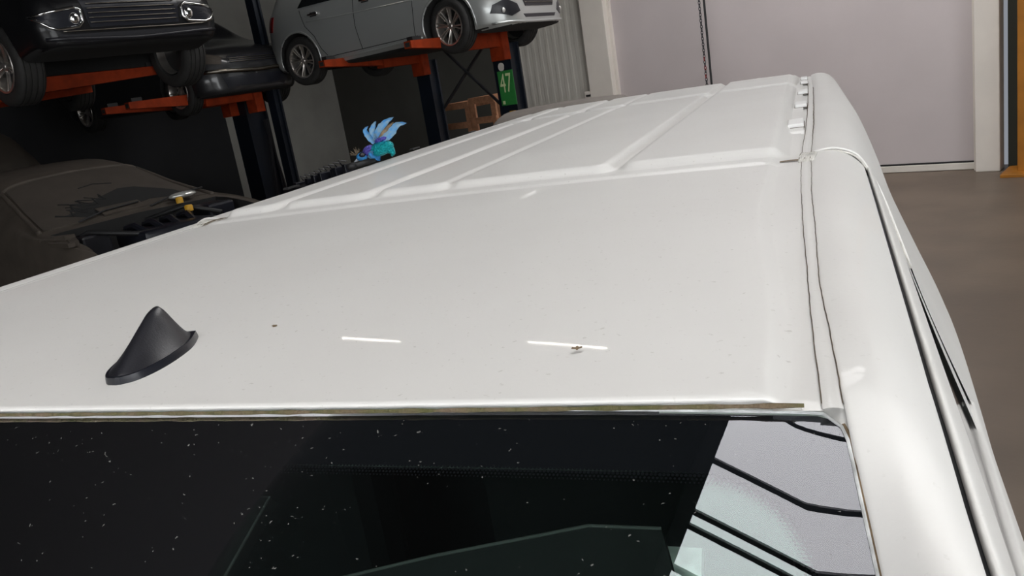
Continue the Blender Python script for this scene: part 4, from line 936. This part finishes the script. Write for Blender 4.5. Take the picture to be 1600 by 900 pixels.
# cross braces between the posts
for k, (a, c) in enumerate((((690, 75), (790, 170)), ((755, 72), (690, 175)))):
    q = MB(); q.tube([at_y(*a, YC + (0.10 if k else 0.05)), at_y(*c, YC + (0.10 if k else 0.05))], 0.022, 6)
    o = q.build('brace_bar', 'steel_dark'); o['label'] = ('dark brace bar falling to the right behind rack 47', 'dark brace bar rising to the right behind rack 47')[k]; o['category'] = 'brace'; o['group'] = 'cross braces'
# number plate
pl = thing('number_plate', 'green plate with the pale number 47 on a rack post', 'sign', (c2.x + 0.04, YC - 0.125, 2.0), 0)
q = MB(); q.box((0, 0, 0), (0.27, 0.012, 0.46), bev=0.003); q.build('plate', 'sign_green', pl)
fc = bpy.data.curves.new('digits', 'FONT'); fc.body = '47'; fc.size = 0.29; fc.align_x = 'CENTER'; fc.extrude = 0.001
fo = bpy.data.objects.new('digits', fc); COL.objects.link(fo); dg = bpy.context.evaluated_depsgraph_get(); dm = bpy.data.meshes.new_from_object(fo.evaluated_get(dg)); bpy.data.objects.remove(fo)
dm.materials.clear(); dm.materials.append(MATS['sign_print']); o = link('digits', dm, pl, (-0.005, -0.009, -0.055), (math.radians(90), 0, 0)); o.scale = (0.72, 1.25, 1)
q = MB(); q.box((-0.085, -0.008, -0.19), (0.04, 0.004, 0.045)); q.build('small_mark', 'sign_print', pl)
st = MB(); st.prism([(0.055 * math.cos(a), 0.055 * math.sin(a)) for a in np.linspace(0.3, 5.6, 20)], -0.002, 0.002, Matrix.Translation((c2.x - 0.02, YC - 0.113, 2.285)) @ Matrix.Rotation(math.radians(90), 4, 'X'))
o = st.build('round_sticker', 'frame_white'); o['label'] = 'torn pale round sticker above the 47 plate'; o['category'] = 'sticker'
q = MB(); q.box((c2.x + 0.07, YC - 0.118, 1.63), (0.11, 0.014, 0.12), bev=0.003); o = q.build('yellow_tag', 'yellow'); o['label'] = 'small yellow tag below the 47 plate'; o['category'] = 'tag'
# rack of the dark car
YA = 7.1; ca = at_y(424, 134, YA)
pa = post('rack_post', 'tall dark blue rack post between the silver car and the dark car', ca.x, YA, 6.2, 0.18, 0.12)
ta = at_y(243, 157, 5.0); arm(pa, min(-0.12, ta.x - ca.x), 0, ta.z + 0.05, -0.2, 5.0 - YA, -1)
pb_x = at_y(162, 175, 5.0)
pb = post('rack_post', 'dark blue rack post under the dark car, mostly in shadow', pb_x.x + 0.1, YA, 2.75, 0.40, 0.36); arm(pb, -0.1, 0, pb_x.z + 0.05, -0.2, 5.0 - YA, -1)
for k in (0, 1):
    q = MB(); q.tube([(pb_x.x + 0.3, YA + 0.1 * k, 0.6 + 1.5 * k), (ca.x - 0.3, YA + 0.1 * k, 2.1 - 1.5 * k)], 0.022, 6)
    o = q.build('brace_bar', 'steel_dark'); o['label'] = ('dark brace bar rising to the right below the dark car', 'dark brace bar falling to the right below the dark car')[k]; o['category'] = 'brace'; o['group'] = 'cross braces'
# rack of the black car: its posts stand on the near side, arms reach away
for x, lab in ((-9.0, 'dark blue rack post at the far left carrying the front arm of the black car'), (-10.9, 'dark blue rack post at the far left carrying the rear arm of the black car')):
    pc = post('rack_post', lab, x, 1.75, 3.0, 0.40, 0.36); arm(pc, 0.1, 0, 2.86, 0.15, 2.95, 1)
# low trestles holding the wreck and brown car
def trestle(x, y, w_, h, label):
    t = thing('steel_trestle', label, 'trestle', (x, y, 0), 0, 'steel trestles')
    q = MB(); q.box((0, 0, h - 0.05), (0.1, w_, 0.1)); q.build('beam', 'steel_dark', t)
    for sy in (-1, 1):
        q = MB(); q.box((0, sy * (w_ / 2 - 0.1), (h - 0.1) / 2), (0.08, 0.08, h - 0.1)); q.box((0, sy * (w_ / 2 - 0.1), 0.015), (0.4, 0.15, 0.03)); q.build('leg', 'steel_dark', t)
trestle(-9.95 + 1.25, 3.05, 1.7, 0.585 + 0.19, 'low steel trestle under the rear of the wrecked car'); trestle(-9.95 + 2.85, 3.05, 1.7, 0.585 + 0.19, 'low steel trestle under the middle of the wrecked car')
trestle(-11.2, 2.88, 1.6, 1.05 + 0.16, 'steel trestle under the rear of the brown car'); trestle(-12.65, 2.88, 1.6, 1.05 + 0.16, 'steel trestle under the front of the brown car')

# ------------------------------------------------------------------ crates, black parts, chain, control box, ochre post
def crate(x0, x1, y, z0, z1, label):
    t = thing('wooden_crate', label, 'crate', ((x0 + x1) / 2, y, z0), 0, 'wooden crates'); w_ = x1 - x0; h = z1 - z0; dp = 0.7
    for yy in (0, dp):
        for sx in (-1, 1): q = MB(); q.box((sx * (w_ / 2 - 0.05), yy, h / 2), (0.10, 0.04, h)); q.build('upright', 'wood', t)
        for z in [h - 0.05 - 0.31 * k for k in range(6) if h - 0.05 - 0.31 * k > 0.04]: q = MB(); q.box((0, yy - 0.03 if yy == 0 else yy + 0.03, z), (w_, 0.025, 0.10)); q.build('plank', 'wood', t)
    for sx in (-1, 1):
        for z in (0.06, h * 0.55, h - 0.05): q = MB(); q.box((sx * (w_ / 2 - 0.02), dp / 2, z), (0.025, dp - 0.04, 0.10)); q.build('side_plank', 'wood', t)
a, b_, c = at_y(686, 165, 9.7), at_y(733, 156, 9.7), at_y(773, 150, 9.7)
crate(a.x, b_.x - 0.01, 9.7, 0, a.z, 'left one of two open wooden crates behind the van'); crate(b_.x + 0.01, c.x, 9.7, 0, c.z + 0.02, 'right one of two open wooden crates behind the van')
q = MB(); base = Vector((-7.65, 5.60, 0)); tb = thing('parts_trolley', 'trolley heaped with black car parts beyond the toy bird', 'trolley', base, 0)
q = MB(); q.box((0, 0, 1.30), (0.9, 0.5, 0.05)); q.build('tray', 'steel_dark', tb)
for sx in (-1, 1):
    for sy in (-1, 1): q = MB(); q.tube([(sx * 0.4, sy * 0.2, 0), (sx * 0.4, sy * 0.2, 1.3)], 0.02, 6); q.build('leg', 'steel_dark', tb)
for k in range(9):
    x = -0.38 + 0.095 * k; z = 1.33; q = MB(); hgt = 0.03 + 0.018 * k
    q.box((x, random.uniform(-0.1, 0.1), z + hgt / 2), (0.06, 0.14, hgt), rz=random.uniform(-0.15, 0.15), bev=0.008); q.tube([(x, 0, z + hgt), (x + 0.015, -0.05, z + hgt + 0.06), (x + 0.03, 0.04, z + hgt + 0.03)], 0.009, 6)
    o = q.build('car_part', 'gasket'); o.location = base; o['label'] = 'black plastic car part in the heap beyond the toy bird'; o['category'] = 'car part'; o['group'] = 'heap of black car parts'
# chain and cable hanging before the door
top, bot = at_y(1091, 0, 11.4), at_y(1106, 128, 11.4)
ch = thing('hoist_chain', 'dark steel chain with red links hanging before the lilac door', 'chain', (bot.x - 0.02, 11.4, 0.3), 0)
lm = MB(); lm.lathe([(0.006 + 0.012 + 0.006 * math.cos(v), 0.006 * math.sin(v)) for v in np.linspace(0, 2 * math.pi, 7)], 12); lme = lm.mesh('link', 'steel_dark', True); lm2 = lm.mesh('link', 'lamp_red', True)
for k in range(120):
    o = link('link', lm2 if 30 < k < 40 and k % 3 == 0 else lme, ch, (0, 0, 0.042 * k), (0, 0, (math.pi / 2) * (k % 2))); o.scale = (0.9, 1, 1.45)
q = MB(); q.tube([(bot.x + 0.055, 11.4, 0.3), (bot.x + 0.058, 11.4, 2.0), (bot.x + 0.055, 11.4, CEIL)], 0.017, 8); o = q.build('hanging_cable', 'rubber'); o['label'] = 'thick black cable hanging beside the chain'; o['category'] = 'cable'
q = MB(); q.box((bot.x - 0.12, 11.4, 6.2), (0.28, 0.2, 1.6)); o = q.build('hoist_motor', 'steel_dark'); o['label'] = 'dark hoist motor under the ceiling above the chain'; o['category'] = 'hoist'
a = at_y(922, 140, 11.9); cb = thing('control_box', 'grey door control box with black buttons beside the pale frame', 'control box', (a.x - 0.02, WY - 0.14, 1.35), 0)
q = MB(); q.box((-0.05, 0.06, 0.20), (0.16, 0.10, 0.26), bev=0.01); q.build('case', 'frame_white', cb)
for z, m in ((0.26, 'rubber'), (0.20, 'rubber'), (0.13, 'rubber')): q = MB(); q.box((-0.05, 0.005, z), (0.09, 0.02, 0.035), bev=0.004); q.build('button', m, cb)
q = MB(); q.tube([(0.0, 0.06, 0.33), (0.03, 0.05, 0.5), (0.05, 0.06, 0.62), (0.03, 0.06, 0.9)], 0.018, 6); q.build('cable', 'rubber', cb, True)
oc = thing('ochre_post', 'ochre yellow steel post on a foot plate at the right edge', 'post', (-1.80, 11.75, 0), 0)
q = MB(); q.box((0.12, 0.0, 2.4), (0.36, 0.3, 4.8), bev=0.01); q.build('column', 'ochre', oc)
q = MB(); q.box((0.10, -0.05, 0.02), (0.62, 0.62, 0.04), bev=0.005); q.build('foot_plate', 'ochre', oc)
q = MB(); q.box((0.03, -0.155, 2.15), (0.09, 0.01, 0.06)); q.build('small_label', 'frame_white', oc)
